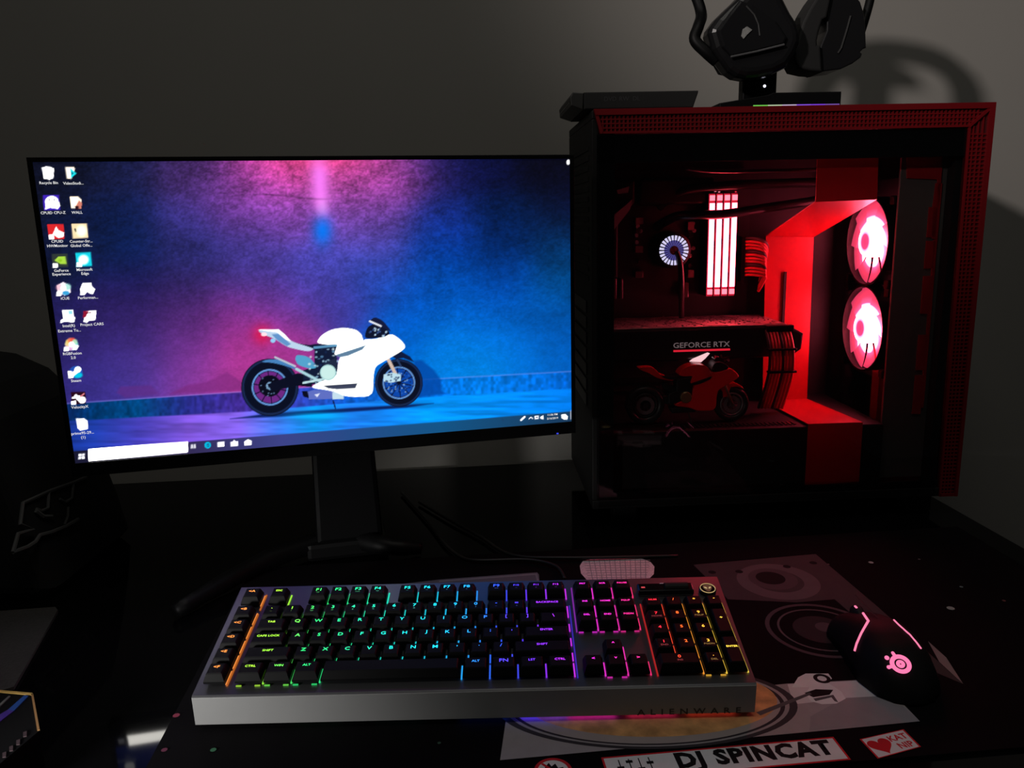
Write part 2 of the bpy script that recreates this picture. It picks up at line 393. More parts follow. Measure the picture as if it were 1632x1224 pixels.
wheel(318, 622, 207, 132); wheel(1250, 590, 172, 118)
c = B([(318, 612)])[0]; ell(*c, 18, 17, (8, 10, 26)); ell(*c, 6, 6, (120, 160, 190)); ell(*c, 3, 3, (20, 30, 60))
for k in range(26): ell(c[0] + random.gauss(2, 8), c[1] + random.gauss(2, 8), 1.3, 1.0, (130, 170, 215), .7)
c = B([(1250, 590)])[0]
for k in range(60):
    a = random.random() * 6.28; q = random.uniform(8, 23); ell(c[0] + q * math.cos(a), c[1] + q * math.sin(a), 1.2, 1.1, random.choice([(150, 190, 230), (12, 24, 70), (60, 110, 190)]), .8)
poly(B(BIKE['swingarm']), (10, 14, 34)); poly(B(BIKE['hugger']), (70, 130, 190)); line(*B([(355, 405)])[0], *B([(500, 470)])[0], 3.0, (190, 200, 215))
poly(B(BIKE['engine']), (16, 26, 54)); poly(B(BIKE['shock']), (80, 170, 210), .95)
for k in range(70):
    q = B([(random.uniform(600, 810), random.uniform(330, 600))])[0]; ell(*q, random.uniform(1, 2.6), random.uniform(.8, 2.0), random.choice([(170, 215, 235), (20, 40, 80), (90, 140, 180), (210, 235, 240)]), .8)
line(*B([(510, 490)])[0], *B([(700, 590)])[0], 4.5, (170, 215, 225)); line(*B([(560, 590)])[0], *B([(720, 560)])[0], 3.5, (190, 225, 230))
poly(B(BIKE['seat']), (14, 22, 50)); line(*B([(640, 335)])[0], *B([(800, 320)])[0], 4.0, (90, 150, 190))
c = B([(1195, 465)])[0]; line(*B([(1165, 405)])[0], *B([(1225, 525)])[0], 5.5, (215, 190, 175)); line(*B([(1225, 400)])[0], *B([(1265, 470)])[0], 3.0, (40, 60, 100))
poly(B([(1140, 530), (1200, 515), (1265, 530), (1265, 575), (1190, 590), (1140, 580)]), (190, 225, 240))
for k in range(14): ell(*B([(random.uniform(1150, 1255), random.uniform(530, 580))])[0], 1.4, 1.2, (20, 40, 80), .8)
poly(B([(1180, 380), (1260, 360), (1330, 400), (1360, 440), (1280, 410), (1230, 420)]), (14, 26, 60))
poly(B(BIKE['exhaust']), (96, 112, 196)); poly(B([(770, 655), (852, 660), (852, 708), (770, 708)]), (200, 225, 240)); poly(B([(548, 650), (590, 650), (600, 700), (560, 690)]), (8, 10, 30)); poly(B([(640, 675), (680, 665), (660, 695)]), (230, 235, 255))
WH = (300, 302, 296)
poly(B(BIKE['fairing']), WH); poly(B(BIKE['tank']), WH)
poly(B(BIKE['tail']), (190, 215, 240)); poly(B([(225, 205), (380, 203), (425, 240), (470, 290), (430, 275), (370, 225), (300, 217)]), (290, 290, 296)); poly(B([(330, 240), (380, 235), (470, 310), (440, 325), (370, 280)]), (100, 150, 205))
ell(*B([(275, 240)])[0], 4.5, 3, (290, 230, 240)); ell(*B([(340, 285)])[0], 4, 3.4, (150, 210, 250))
poly(B([(790, 390), (1012, 318), (985, 350), (880, 395), (820, 405)]), (96, 130, 160))
poly(B([(700, 610), (860, 600), (950, 594), (935, 628), (800, 636), (740, 630)]), (60, 66, 90)); poly(B([(700, 455), (790, 410), (808, 450), (805, 500), (740, 470)]), (30, 40, 66))
ell(*B([(738, 515)])[0], 13, 12.6, (170, 215, 215)); ell(*B([(738, 515)])[0], 11.4, 11, (205, 240, 235))
poly(B(BIKE['cockpit']), (14, 20, 44))
for k in range(26): ell(*B([(random.uniform(1030, 1160), random.uniform(190, 260))])[0], 1.5, 1.5, random.choice([(190, 220, 240), (60, 90, 150), (12, 16, 40)]), .85)
poly(B(BIKE['screen']), (20, 26, 60)); line(*B([(1040, 145)])[0], *B([(1120, 180)])[0], 3.0, (235, 240, 250))
line(*B([(775, 720)])[0], *B([(792, 775)])[0], 1.8, (10, 14, 40))
# taskbar
tb = np.clip((Y - ln(360, 699.6, 910, 655.5)) / 1.2 + .5, 0, 1)
tcol = ramp([120, 300, 450, 560, 700, 910], [(24, 24, 48), (52, 44, 86), (60, 66, 136), (36, 74, 134), (16, 84, 134), (24, 58, 92)])
img = img * (1 - tb[..., None]) + tb[..., None] * tcol
BR = (290, 290, 296); WHT = (330, 330, 330)
poly([(140.5, 716), (299, 704.2), (299, 720.6), (142, 734.4)], (650, 645, 628))
for dx, dy in ((-2.7, -1.6), (2.7, -2.0), (-2.7, 2.9), (2.7, 2.5)): poly([(130 + dx - 2.3, 727 + dy - 1.9), (130 + dx + 2.3, 726.6 + dy - 1.9), (130 + dx + 2.3, 726.6 + dy + 1.9), (130 + dx - 2.3, 727 + dy + 1.9)], BR)
poly([(304, 708.5), (312, 707.8), (312, 714.4), (304, 715)], (230, 230, 240)); line(308, 708, 308, 715, 1, (90, 90, 120))
ell(331, 709.5, 5.2, 5.2, (0, 190, 230)); ell(331.5, 709.6, 2.4, 2.2, (40, 40, 80)); line(327, 710, 335.5, 709.4, 1.7, (0, 190, 230))
poly([(346.5, 705), (357.5, 704), (357.5, 711.5), (347, 712.4)], WHT); poly([(367.5, 704.5), (379, 703.5), (379.3, 710.4), (368, 711.3)], WHT); poly([(370.5, 704.4), (373, 701.2), (376, 704)], WHT)
poly([(389.5, 703.5), (395, 700.3), (401, 702.6), (401, 709), (390, 710)], WHT)
line(830.5, 669.5, 836, 664.5, 3.0, BR); line(843, 667.5, 846, 665, 1.2, BR); line(846, 665, 849, 667, 1.2, BR)
poly([(852, 663), (858.5, 662.5), (858.5, 667.6), (852.4, 668.2)], BR); poly([(854, 664.4), (857, 664.2), (857, 666), (854, 666.4)], (40, 60, 90)); poly([(861, 664.4), (866, 661.8), (866.5, 668.6), (861, 667)], BR)
poly([(894.5, 661), (901, 660), (905, 664), (904, 668.6), (899, 668.4), (895, 666)], WHT)
line(909.4, 654.5, 909.8, 668, 1.0, (200, 205, 215)); ell(905.6, 258.5, 2.6, 4.0, WHT)
# desktop icons
poly([(66.5, 267.5), (73, 265.5), (80, 266), (86, 269), (85, 284), (79, 286.3), (70, 284.5)], WHT)
poly([(104, 266), (117, 266), (119.5, 269), (114, 285.5), (106.5, 284)], (300, 285, 262)); poly([(112, 268), (122, 276.5), (113, 284)], (30, 235, 245)); poly([(113.5, 273), (117, 276.3), (114, 279)], (0, 90, 120))
poly([(68, 311), (94, 311), (96, 335), (70, 335)], (66, 36, 190)); ell(82.5, 321, 10.5, 8.5, WHT); poly([(73, 322), (93, 320), (96, 328), (92, 333), (80, 331), (72, 334)], WHT); ell(78.5, 318.5, 1.3, 1.3, (60, 50, 90)); ell(86.5, 318.5, 1.3, 1.3, (60, 50, 90))
poly([(111, 313), (124, 313), (129.5, 318), (129.5, 332), (114, 332)], (295, 280, 256)); poly([(120, 330), (126, 319), (131, 324), (129, 333)], (220, 130, 110)); poly([(119, 329), (125, 328), (126, 334), (121, 334)], (40, 14, 24))
poly([(75, 357.5), (101, 357.5), (103, 381), (78, 381)], (225, 40, 44)); poly([(89, 361), (93, 367), (102, 371), (101, 378), (93, 379), (84, 373), (87, 367)], WHT); poly([(78, 374), (86, 374), (86, 381), (78, 381)], WHT)
poly([(113.5, 357), (138.5, 356.5), (141, 379), (116, 380)], (262, 236, 185)); ell(130, 368, 8, 9, (300, 296, 270), .8, 5); line(119.6, 365, 121, 369, 2.2, (50, 60, 50))
poly([(82.5, 404.5), (107, 404), (109, 425.5), (84, 426)], (48, 58, 54)); poly([(86.5, 415), (93, 409), (104, 408.5), (106, 421), (97, 421)], (175, 225, 70)); ell(96, 415, 3, 2.4, (150, 205, 40)); poly([(84, 420), (92, 420), (92, 426.5), (84, 426.5)], WHT)
poly([(120, 403), (144.5, 402), (147, 424), (122, 425)], (20, 215, 235)); ell(133, 414, 8, 7.5, WHT, .9, 4); poly([(122, 418), (131, 418), (131, 425), (122, 425)], WHT)
poly([(100.5, 449.5), (112, 455), (113, 466), (103, 471), (92, 466), (90.5, 455)], (270, 262, 270)); ell(94, 458, 5, 5, (250, 170, 190), .6, 3); ell(108, 457, 5, 5, (150, 235, 215), .7, 3); ell(105, 467, 5.5, 3.5, (60, 170, 225)); ell(101, 459, 4.5, 4.2, WHT); poly([(90, 465), (98, 465), (98, 471.5), (90, 471.5)], WHT)
poly([(131.5, 451), (145, 450.6), (147, 457), (151.5, 461), (148, 469), (144, 468), (139, 465), (135, 470), (128, 470), (128, 460)], WHT)
poly([(98.5, 494), (116, 494), (117.5, 505), (120, 506), (118, 514), (104, 512.5), (96, 515), (97, 510), (101, 508)], WHT); poly([(108, 495), (115, 494.6), (116, 501), (110, 501)], (160, 235, 245))
poly([(137, 495.5), (153.5, 495), (152, 510), (142, 511), (139, 514), (133, 513), (134, 508)], WHT); poly([(133, 496), (141, 496), (137, 505), (132, 507)], (150, 20, 50)); line(139, 499, 145, 498, 1.6, (90, 20, 40))
for k in range(10):
    a = k * .628; ell(114 + 6.4 * math.cos(a), 548.5 + 6.4 * math.sin(a), 4.2, 4.0, [(150, 240, 220), (120, 220, 250), (200, 220, 255), (255, 200, 240), (235, 120, 230), (255, 235, 160), (250, 220, 120), (255, 130, 90), (255, 90, 70), (190, 240, 200)][k], .9, 2)
ell(114, 549, 4.5, 4.5, WHT); poly([(102, 553), (110, 553), (110, 559.5), (102, 559.5)], WHT); poly([(118, 549), (126, 551), (122, 558), (116, 557)], WHT)
ell(121, 593, 10.5, 9.8, (36, 84, 180)); ell(124, 598, 7.5, 4.5, (0, 215, 240), .9, 2); ell(124, 589, 5.2, 4.8, WHT); line(123, 591, 112, 600, 6.0, WHT); poly([(108, 591), (115, 592), (117, 602), (109, 603)], WHT)
poly([(113, 625), (136, 624), (137, 643), (114, 645)], (44, 8, 26)); line(116, 634, 126, 632, 3, WHT); line(121, 631, 125, 636, 5, WHT); ell(131, 637.5, 5.8, 5.4, WHT); poly([(113, 640), (121, 638), (121, 645), (114, 645.4)], WHT); line(128, 632, 134, 627.5, 2, (250, 140, 150))
poly([(121, 667), (134, 667), (139.5, 671), (140, 684), (128, 686), (123.5, 682)], WHT)
lin = s2l(np.clip(img, 0, 1)); over = np.clip(img, 1, 3); lin = np.where(img > 1, over ** 3.2, lin)
idx = np.arange(NX * NY).reshape(NY, NX)
co = np.stack([U, np.zeros_like(U), V], -1).reshape(-1, 3)
faces = np.stack([idx[:-1, :-1], idx[:-1, 1:], idx[1:, 1:], idx[1:, :-1]], -1).reshape(-1, 4)
me = bpy.data.meshes.new('screen'); me.vertices.add(len(co)); me.vertices.foreach_set('co', co.ravel())
me.loops.add(faces.size); me.loops.foreach_set('vertex_index', faces.ravel().astype(np.int32))
me.polygons.add(len(faces)); me.polygons.foreach_set('loop_start', np.arange(0, faces.size, 4, dtype=np.int32))
me.update(calc_edges=True)
ca = me.color_attributes.new('picture', 'FLOAT_COLOR', 'POINT')
ca.data.foreach_set('color', np.concatenate([lin.reshape(-1, 3), np.ones((NX * NY, 1))], 1).ravel().astype(np.float32))
sm = bpy.data.materials.new('lit_screen'); sm.use_nodes = True; nt = sm.node_tree; b = nt.nodes['Principled BSDF']
at = nt.nodes.new('ShaderNodeAttribute'); at.attribute_name = 'picture'; nt.links.new(at.outputs['Color'], b.inputs['Emission Color'])
b.inputs['Emission Strength'].default_value = 1.0; b.inputs['Base Color'].default_value = (0.01, 0.01, 0.012, 1); b.inputs['Roughness'].default_value = 0.4
me.materials.append(sm)
screen = link(bpy.data.objects.new('screen', me), MON); screen['label'] = 'lit screen with desktop icons and a white motorcycle picture'
LBL = glow('icon_label_white', (1, 1, 1), 0.85)
def screen_text(s, p, hpx, off=0.0):
    x, z = mon_at(p); x2, z2 = mon_at((p[0], p[1] - hpx))
    text('icon_label', s, abs(z2 - z) * .80, LBL, screen, T((x, -0.0006, z)) @ RX(math.pi / 2), offset=off)
for s, x, y in (('Recycle Bin', 78, 292), ('VideoStudi...', 117, 292), ('CPUID CPU-Z', 85, 339), ('WALL', 123, 338.5), ('CPUID', 91.5, 384.6), ('HWMonitor', 92, 391.6), ('Counter-Str...', 129.5, 384.4), ('Global Offe...', 130, 391.2), ('GeForce', 98, 431), ('Experience', 98.5, 437.4), ('Microsoft', 135, 429.5), ('Edge', 136, 436.4), ('iCUE', 104, 475.4), ('Performan...', 140.5, 474.2), ('Intel(R)', 110, 519.6), ('Extreme Tu...', 111, 526.8), ('Project CARS', 147, 517.4), ('RGBFusion', 115.5, 563.2), ('2.0', 117, 569.8), ('Steam', 121.5, 606.4), ('VelocityX', 127.5, 649), ('prime95-29...', 132, 690.4), ('(1)', 133, 697.2)):
    screen_text(s, (x, y), 7.6, 0.00003)
screen_text('11:06 PM', (880.5, 660.6), 5.6, 0.00003); screen_text('5/16/2019', (880.5, 666.4), 5.6, 0.00003)

# ------------------------------------------------------------------ computer tower
PY = R2(2.5); PO = np.array([0.104, 1.005, 0.0])
px_ = np.array([math.cos(PY), math.sin(PY), 0]); pn_ = np.array([-math.sin(PY), math.cos(PY), 0])
def pc_at(p, d):
    q = on_plane(p, PO + pn_ * d, pn_) - PO; return float(q @ px_), float(q[2])
PC = thing('desktop_computer', 'black and red tower computer with a glass side and red lit fans', 'computer', tuple(PO), PY)
W_, D_, Z0, Z1 = 0.498, 0.235, 0.028, 0.537
for fx in (.03, .44):
    for fy in (.03, .20):
        MB().box(fx, fx + .035, fy - .012, fy + .012, 0, Z0, .003).build('foot', RUBBER, PC)
MB().box(0, W_, .002, D_, Z0, Z0 + .012, .001).build('bottom_plate', CASEBLK, PC)
MB().box(.012, W_ - .004, .215, D_, Z0 + .012, Z1 - .012, .001).build('rear_side_panel', CASEBLK, PC)
MB().box(0, W_, .004, D_, Z1 - .010, Z1, .001).build('top_plate', CASEBLK, PC)
MB().box(W_ - .012, W_, .004, D_, Z0 + .012, Z1 - .010, .001).build('front_panel', CASEBLK, PC)
# rear plate with vents and slots
rp = MB().box(0, .008, .004, D_, Z0 + .012, Z1 - .010, .001).build('rear_plate', CASEBLK, PC)
for k in range(14):
    MB().box(-.0015, 0, .03, .20, .33 + k * .0125, .336 + k * .0125).build('vent_slat', BLACKM, rp)
for k in range(7):
    MB().box(-.0015, 0, .05, .17, .16 + k * .021, .176 + k * .021).build('slot_cover', DARKM, rp)
# red perforated frame along the top and the front edge
TBW, RBW = .0275, .030
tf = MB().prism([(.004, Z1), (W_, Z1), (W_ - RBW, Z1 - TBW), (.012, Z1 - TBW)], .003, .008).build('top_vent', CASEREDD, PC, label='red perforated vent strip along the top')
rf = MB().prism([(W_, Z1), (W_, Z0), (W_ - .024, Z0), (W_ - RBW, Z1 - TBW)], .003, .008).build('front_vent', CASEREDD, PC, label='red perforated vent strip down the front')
g = MB()
g.prism([(.002, Z1 + .001), (W_ + .001, Z1 + .001), (W_ - .006, Z1 - .006), (.004, Z1 - .006)], -.001, .006); g.prism([(.012, Z1 - TBW + .0025), (W_ - RBW + .002, Z1 - TBW + .0025), (W_ - RBW, Z1 - TBW), (.012, Z1 - TBW)], 0, .006)
g.prism([(.002, Z1), (.006, Z1), (.014, Z1 - TBW), (.010, Z1 - TBW)], 0, .006)
g.build('vent_rim', CASERED, tf)
g = MB()
for k in range(92):
    x = .012 + k * .00512
    zt = Z1 - .006; zb = Z1 - TBW + .002
    if x > W_ - RBW: zb = max(zb, Z1 - (W_ - x) * TBW / RBW)
    if zt - zb > .003: g.box(x, x + .0019, .0012, .003, zb, zt)
for k in range(1, 4): g.box(.010, W_ - .008 - k * .0055, .0010, .003, Z1 - .006 - k * .0050 - .0008, Z1 - .006 - k * .0050 + .0008)
g.build('vent_grille', CASERED, tf, kind='stuff')
g = MB()
g.prism([(W_ + .001, Z1 + .001), (W_ + .001, Z0), (W_ - .003, Z0), (W_ - .006, Z1 - .006)], -.001, .006)
g.prism([(W_ - RBW, Z1 - TBW), (W_ - RBW + .0025, Z1 - TBW), (W_ - .0215, Z0), (W_ - .024, Z0)], 0, .006); g.box(W_ - .024, W_, 0, .006, Z0, Z0 + .004)
g.prism([(W_ - .0015, Z1), (W_ + .0005, Z1 - .003), (W_ - RBW + .001, Z1 - TBW - .001), (W_ - RBW - .001, Z1 - TBW + .0015)], -.0005, .006)
g.build('vent_rim', CASERED, rf)
g = MB()
for k in range(92):
    z = Z0 + .006 + k * .00512
    xl = W_ - .024 - (.006) * (z - Z0) / (Z1 - TBW - Z0) + .002
    if z > Z1 - TBW: xl = max(xl, W_ - (Z1 - z) * RBW / TBW)
    if W_ - .004 - xl > .003: g.box(xl, W_ - .004, .0012, .003, z, z + .0019)
for k in range(1, 4): g.prism([(W_ - .005 - k * .0058, Z1 - .010 - k * .0055), (W_ - .0065 - k * .0058, Z1 - .010 - k * .0055), (W_ - .0045 - k * .0045, Z0 + .003), (W_ - .003 - k * .0045, Z0 + .003)], .0010, .003)
g.build('vent_grille', CASERED, rf, kind='stuff')
# inner chassis frame behind the glass, glass
g = MB()
g.box(.006, W_ - .028, .004, .007, Z1 - .062, Z1 - TBW - .001); g.box(.006, .028, .004, .007, Z0 + .004, Z1 - TBW); g.box(.006, W_ - .026, .004, .007, Z0, Z0 + .022)
g.build('glass_border', BLACKG, PC)
MB().box(.008, W_ - .032, -.0005, .0032, Z0 + .004, Z1 - TBW - .0015, .0005, 1).build('glass_panel', glass_mat('tinted_glass', (0.76, 0.745, 0.745)), PC, label='tinted glass side panel')
x0, zt = pc_at((1437, 240), .03); x1, _ = pc_at((1512, 240), .03)
MB().box(x0, x1, .028, .032, Z0 + .02, zt + .02, .0005, 1).build('front_chassis_strip', mat('chassis_steel', (0.10, 0.10, 0.094), 0.5, noise=0.15, nscale=100), PC)
MB().box(x1, x1 + .012, .012, .2, Z0 + .02, Z1 - .03).build('front_chassis_wall', CASEBLK, PC)
# red bracket with notches
BD = .026
def brk(L): return [pc_at(p, BD) for p in L]
g = MB()
g.prism(brk([(1446, 246), (1503, 244), (1502, 262), (1497, 330), (1492, 328), (1495, 286), (1446, 284)]), BD, BD + .002)
g.prism(brk([(1492, 292), (1502, 292), (1494, 382), (1474, 500), (1468, 590), (1462, 590)][:3] + [(1485, 380), (1487, 330)]), BD, BD + .002)
g.prism(brk([(1489, 382), (1494, 382), (1472, 650), (1467, 650)]), BD, BD + .002)
for a, b_ in ((330, 378), (384, 428), (440, 500), (534, 590), (598, 660)):
    xa = 1497 - (a - 300) * .083; xb = 1497 - (b_ - 300) * .083
    g.prism(brk([(xa - 13, a), (xa, a), (xb, b_), (xb - 13, b_)]), BD, BD + .002)
g.build('drive_bracket', mat('bracket_red_paint', (0.36, 0.006, 0.012), 0.45), PC, label='notched red steel bracket')
MB().box(.425, .455, .09, .11, Z0 + .03, .30).build('cable_guide', CASERED, PC)
# power supply shroud
SH = .128
MB().box(.012, .40, .020, .212, Z0 + .012, SH, .002).build('power_supply_shroud', CASEBLK, PC)
g = MB()
for k in range(26): g.box(.13 + k * .006, .133 + k * .006, .03, .045, SH, SH + .0012)
g.build('shroud_vent', DARKM, PC, kind='stuff')
# motherboard tray, board and its fittings
MB().box(.012, .40, .205, .213, SH, Z1 - .03).build('motherboard_tray', CASEBLK, PC)
board = MB().box(.015, .265, .196, .200, .145, .475).build('motherboard', mat('board_black', (0.012, 0.011, 0.011), 0.5, noise=0.3, nscale=80), PC)
def bpart(name, b0, m_=DARKM): return b0.build(name, m_, board)
HS = mat('heatsink_black', (0.03, 0.028, 0.028), 0.28, metal=0.7)
x0, z1 = pc_at((968, 300), .15); x1, z0 = pc_at((1010, 420), .15)
bpart('port_cover', MB().prism([(x0, z0 - .02), (x0 + .015, z0 - .02), (x0 + .015, z0 + .06), (x1, z1 - .02), (x1, z1 + .01), (x0, z1 + .01)], .145, .196, .003), HS)
bpart('heatsink', MB().box(x1 + .01, x1 + .12, .165, .196, .425, .462, .004), HS)
bpart('heatsink', MB().prism([(.03, .37), (.05, .37), (.075, .45), (.03, .45)], .15, .196, .003), HS)
for k in range(22):
    p = (random.choice([1018, 1102]) + random.uniform(-4, 4), random.uniform(345, 445)); x, z = pc_at(p, .19)
    bpart('capacitor', MB().lathe([(.0001, .186), (.003, .186), (.003, .196), (.0001, .196)], 10, 'Y', T((x, 0, z))), SILVER if k % 3 == 0 else HS)
for k, (p, wd, ht) in enumerate([((1018, 352), .012, .010), ((1018, 397), .012, .010), ((1018, 437), .012, .010), ((1100, 360), .010, .012), ((1100, 436), .010, .012), ((980, 460), .004, .03), ((990, 460), .004, .03), ((1090, 462), .012, .022)]):
    x, z = pc_at(p, .185); bpart('mount_bracket', MB().box(x - wd / 2, x + wd / 2, .180, .196, z - ht / 2, z + ht / 2, .001), mat('bracket_metal', (0.25, 0.2, 0.2), 0.35, metal=0.9))
for k in range(3):
    bpart('expansion_slot', MB().box(.06, .16, .186, .196, .16 + k * .026, .166 + k * .026))
GLN = mat('glint_metal', (0.55, 0.42, 0.42), 0.35, metal=0.8)  # pale metal slivers added on the board to imitate red glints
for L_ in ([(983, 303), (1003, 297), (1001, 307), (985, 309)], [(973, 347), (1008, 318), (1004, 334), (974, 372)]):
    bpart('glint_sliver', MB().prism([pc_at(p, .135) for p in L_], .135, .145), GLN)
for k in range(5):
    x, z = pc_at((1122 + k * 6, 306 - (k % 2)), .188); bpart('status_light', MB().box(x - .0011, x + .0011, .186, .189, z - .0008, z + .0008), glow('board_pink', (1.0, .25, .35), 1.3))
for k in range(4):
    x, z = pc_at((1172.5, 297 + k * 4.5), .188); bpart('status_light', MB().box(x - .0009, x + .0009, .186, .189, z - .0012, z + .0012), glow('board_red', (1.0, .03, .08), 1.0))
# memory sticks
RW_ = mat('ram_body', (0.02, 0.015, 0.016), 0.35)
RL = glow('ram_light', (1.0, 0.05, 0.075), 44.0); RLs = glow('ram_light_end', (1.0, 0.08, 0.11), 9.0); RD = glow('ram_bloom', (1.0, 0.015, 0.06), 0.8)
xa, zt = pc_at((1131, 310), .150); xb, zb = pc_at((1173, 470), .150)
for k in range(4):
    x = xa + (k + .5) * (xb - xa) / 4 - .0012; hw = (xb - xa) / 8 * .62
    st = MB().box(x - hw - .0006, x + hw + .0006, .152, .196, zb - .002, zt + .002, .0008, 1).build('memory_stick', RW_, PC)
    L = zt - zb
    MB().box(x - hw - .0009, x + hw + .0009, .1512, .1535, zb - .001, zt + .001).build('light_bloom', RD, st)  # red bloom around the bars, painted as an emissive strip
    for a, b_, m_ in ((.012, .062, RLs), (.085, .815, RL), (.850, .915, RL), (.940, .992, RLs)):
        sk = .0016 if a < .5 else -.0012
        MB().prism([(x - hw, zb + a * L), (x + hw, zb + a * L), (x + hw, zb + b_ * L), (x - hw, zb + b_ * L)], .1485, .1522).build('light_bar', m_, st)
# cooler pump with radial light segments, tubes
cxp, czp = pc_at((1074, 399), .150)
pump = MB().lathe([(.001, .150), (.022, .150), (.026, .153), (.027, .196), (.001, .196)], 40, 'Y', T((cxp, 0, czp))).build('cooler_pump', BLACK, PC, True)
g = MB(); gi = MB()
for k in range(24):
    a0 = 2 * math.pi * (k + .14) / 24; a1 = 2 * math.pi * (k + .78) / 24
    q = lambda r, a: (cxp + r * math.cos(a), czp + r * math.sin(a))
    g.prism([q(.0145, a0), q(.0145, a1), q(.0212, a1), q(.0212, a0)], .1492, .1502); gi.prism([q(.0065, a0 + .12), q(.0065, a1 + .1), q(.0143, a1), q(.0143, a0)], .1492, .1502)
g.build('light_segments', glow('pump_white', (0.72, 0.70, 1.0), 1.7), pump, kind='stuff'); gi.build('light_segments', glow('pump_violet', (0.22, 0.20, 0.85), 0.6), pump, kind='stuff')
MB().lathe([(.0063, .1475), (.0063, .151), (.0001, .151), (.0001, .1475)], 20, 'Y', T((cxp, 0, czp))).build('pump_cap', BLACKG, pump)
TUBE = mat('hose_black', (0.012, 0.011, 0.012), 0.35)
def pcp(p, d): x, z = pc_at(p, d); return (x, d, z)
MB().tube(smooth_path([pcp((1079, 402), .150), pcp((1084, 420), .140), pcp((1086, 450), .138), pcp((1086, 480), .150), pcp((1086, 506), .165)], 8), .0042, 10).build('coolant_hose', TUBE, PC, True)
MB().tube(smooth_path([pcp((1046, 362), .190), pcp((1075, 346), .160), pcp((1110, 342), .134), pcp((1150, 341.5), .130), pcp((1230, 330), .135), pcp((1320, 316), .140), pcp((1400, 298), .12)], 8), .0066, 10).build('coolant_hose', TUBE, PC, True)
MB().tube(smooth_path([pcp((1050, 330), .190), pcp((1090, 304), .165), pcp((1160, 296), .150), pcp((1250, 292), .15), pcp((1400, 288), .14)], 8), .0066, 10).build('coolant_hose', TUBE, PC, True)
g = MB(); g.tube(smooth_path([pcp((1093, 268), .06), pcp((1150, 273), .06), pcp((1300, 270), .06), pcp((1400, 262), .08)], 6), .0025, 6); g.build('fan_cable', TUBE, PC, True)
# graphics card
gx0 = pc_at((961, 523), .08)[0]; gx1 = pc_at((1243, 514), .08)[0]; GT = .2595
GPU = MB().prism([(gx0, GT - .046), (gx1 + .018, GT - .046), (gx1 + .032, GT - .036), (gx1 + .034, GT - .014), (gx1 + .012, GT - .002), (gx0, GT - .002)], .078, .190, .003).build('graphics_card', mat('gpu_black', (0.012, 0.011, 0.012), 0.3), PC)
MB().box(gx0, gx1 + .010, .080, .190, GT - .002, GT, .0005, 1).build('backplate', mat('backplate_metal', (0.55, 0.45, 0.45), 0.42, metal=0.85, noise=0.7, nscale=130, bump=0.5), GPU)
g = MB()
for k in range(320):
    x = random.uniform(gx0 + .01, gx1); y = random.uniform(.084, .185); s = random.uniform(.0006, .0028)
    g.box(x, x + s, y, y + s * random.uniform(.5, 2), GT, GT + random.uniform(.0004, .0018))
g.build('board_components', mat('solder_parts', (0.35, 0.28, 0.27), 0.4, metal=0.8), GPU, kind='stuff')
STR = mat('backplate_stripe', (0.55, 0.40, 0.40), 0.35, metal=0.6)
for a in (0.065, 0.145, 0.225):
    MB().slab([(a + gx0, .082), (a + gx0 + .030, .082), (a + gx0 - .012, .186), (a + gx0 - .030, .186)], GT + .0003, GT + .0008).build('backplate_stripe', STR, GPU)
x, z = pc_at((1118.5, 549.5), .076); xl = pc_at((1074, 551), .076)[0]; xr_ = pc_at((1164, 548), .076)[0]
text('lit_lettering', 'GEFORCE RTX', .0105, glow('gpu_letter_light', (0.22, 0.17, 0.175), 1.0), GPU, T((x, .0768, z)) @ RX(math.pi / 2), ext=.0002, offset=.00005, sx=(xr_ - xl) / max(.001, max(v.co.x for v in text_mesh('GEFORCE RTX', .0105, .0002, .00005).vertices) * 2), label='lit white GEFORCE RTX lettering')
z2 = pc_at((1118, 558.5), .076)[1]
MB().box(xl, xr_, .0762, .078, z2 - .0012, z2 + .0012).build('light_strip', glow('gpu_strip_red', (1.0, 0.02, 0.05), 1.2), GPU, label='thin red light strip')
MB().prism([pc_at(p, .0765) for p in ((1099, 576), (1104, 572), (1128, 562), (1131, 563), (1124, 571), (1117, 577))], .0755, .078).build('glowing_reflection', glow('reflection_pink', (1.0, 0.62, 0.66), 1.8), GPU, label='small pink reflection of the memory lights, made as a glowing patch')  # emissive patch painting a reflection of the memory lights, no lamp on the card
g = MB()
for k in range(2): g.lathe([(.001, 0), (.042, 0), (.044, -.003), (.001, -.004)], 28, 'Z', T((gx0 + .07 + k * .11, .134, GT - .046)))
g.build('card_fan_shroud', BLACK, GPU)
# red cable bar: upper flap, slanted arms, centre plate, lower flap
BAR = mat('bar_red_paint', (0.46, 0.006, 0.010), 0.38)
tk = .0016
def sheet(name, quad, m_, parent, label=None):
    """thin sheet metal between four corner points"""
    P = [Vector(p) for p in quad]; n = (P[1] - P[0]).cross(P[3] - P[0]).normalized() * tk
    s_ = MB(); a = [s_.bm.verts.new(p) for p in P]; b_ = [s_.bm.verts.new(p + n) for p in P]
    s_.bm.faces.new(a); s_.bm.faces.new(b_[::-1])
    for i in range(4): s_.bm.faces.new((a[i], b_[i], b_[(i + 1) % 4], a[(i + 1) % 4]))
    return s_.build(name, m_, parent, label=label)
def q3(p, d): x, z = pc_at(p, d); return (x, d, z)
d0, d1 = .022, .165
bar = sheet('cable_bar', [q3((1221, 377), d1), q3((1297, 378), d1), (q3((1287, 618), d1)[0], d1, SH + .003), (q3((1215, 640), d1)[0], d1, SH + .003)], BAR, PC, 'bright red folded steel cable bar')
sheet('upper_flap', [q3((1303, 250), d0), q3((1400, 252), d0), q3((1398, 318), d0), q3((1300, 322), d0)], BAR, bar)
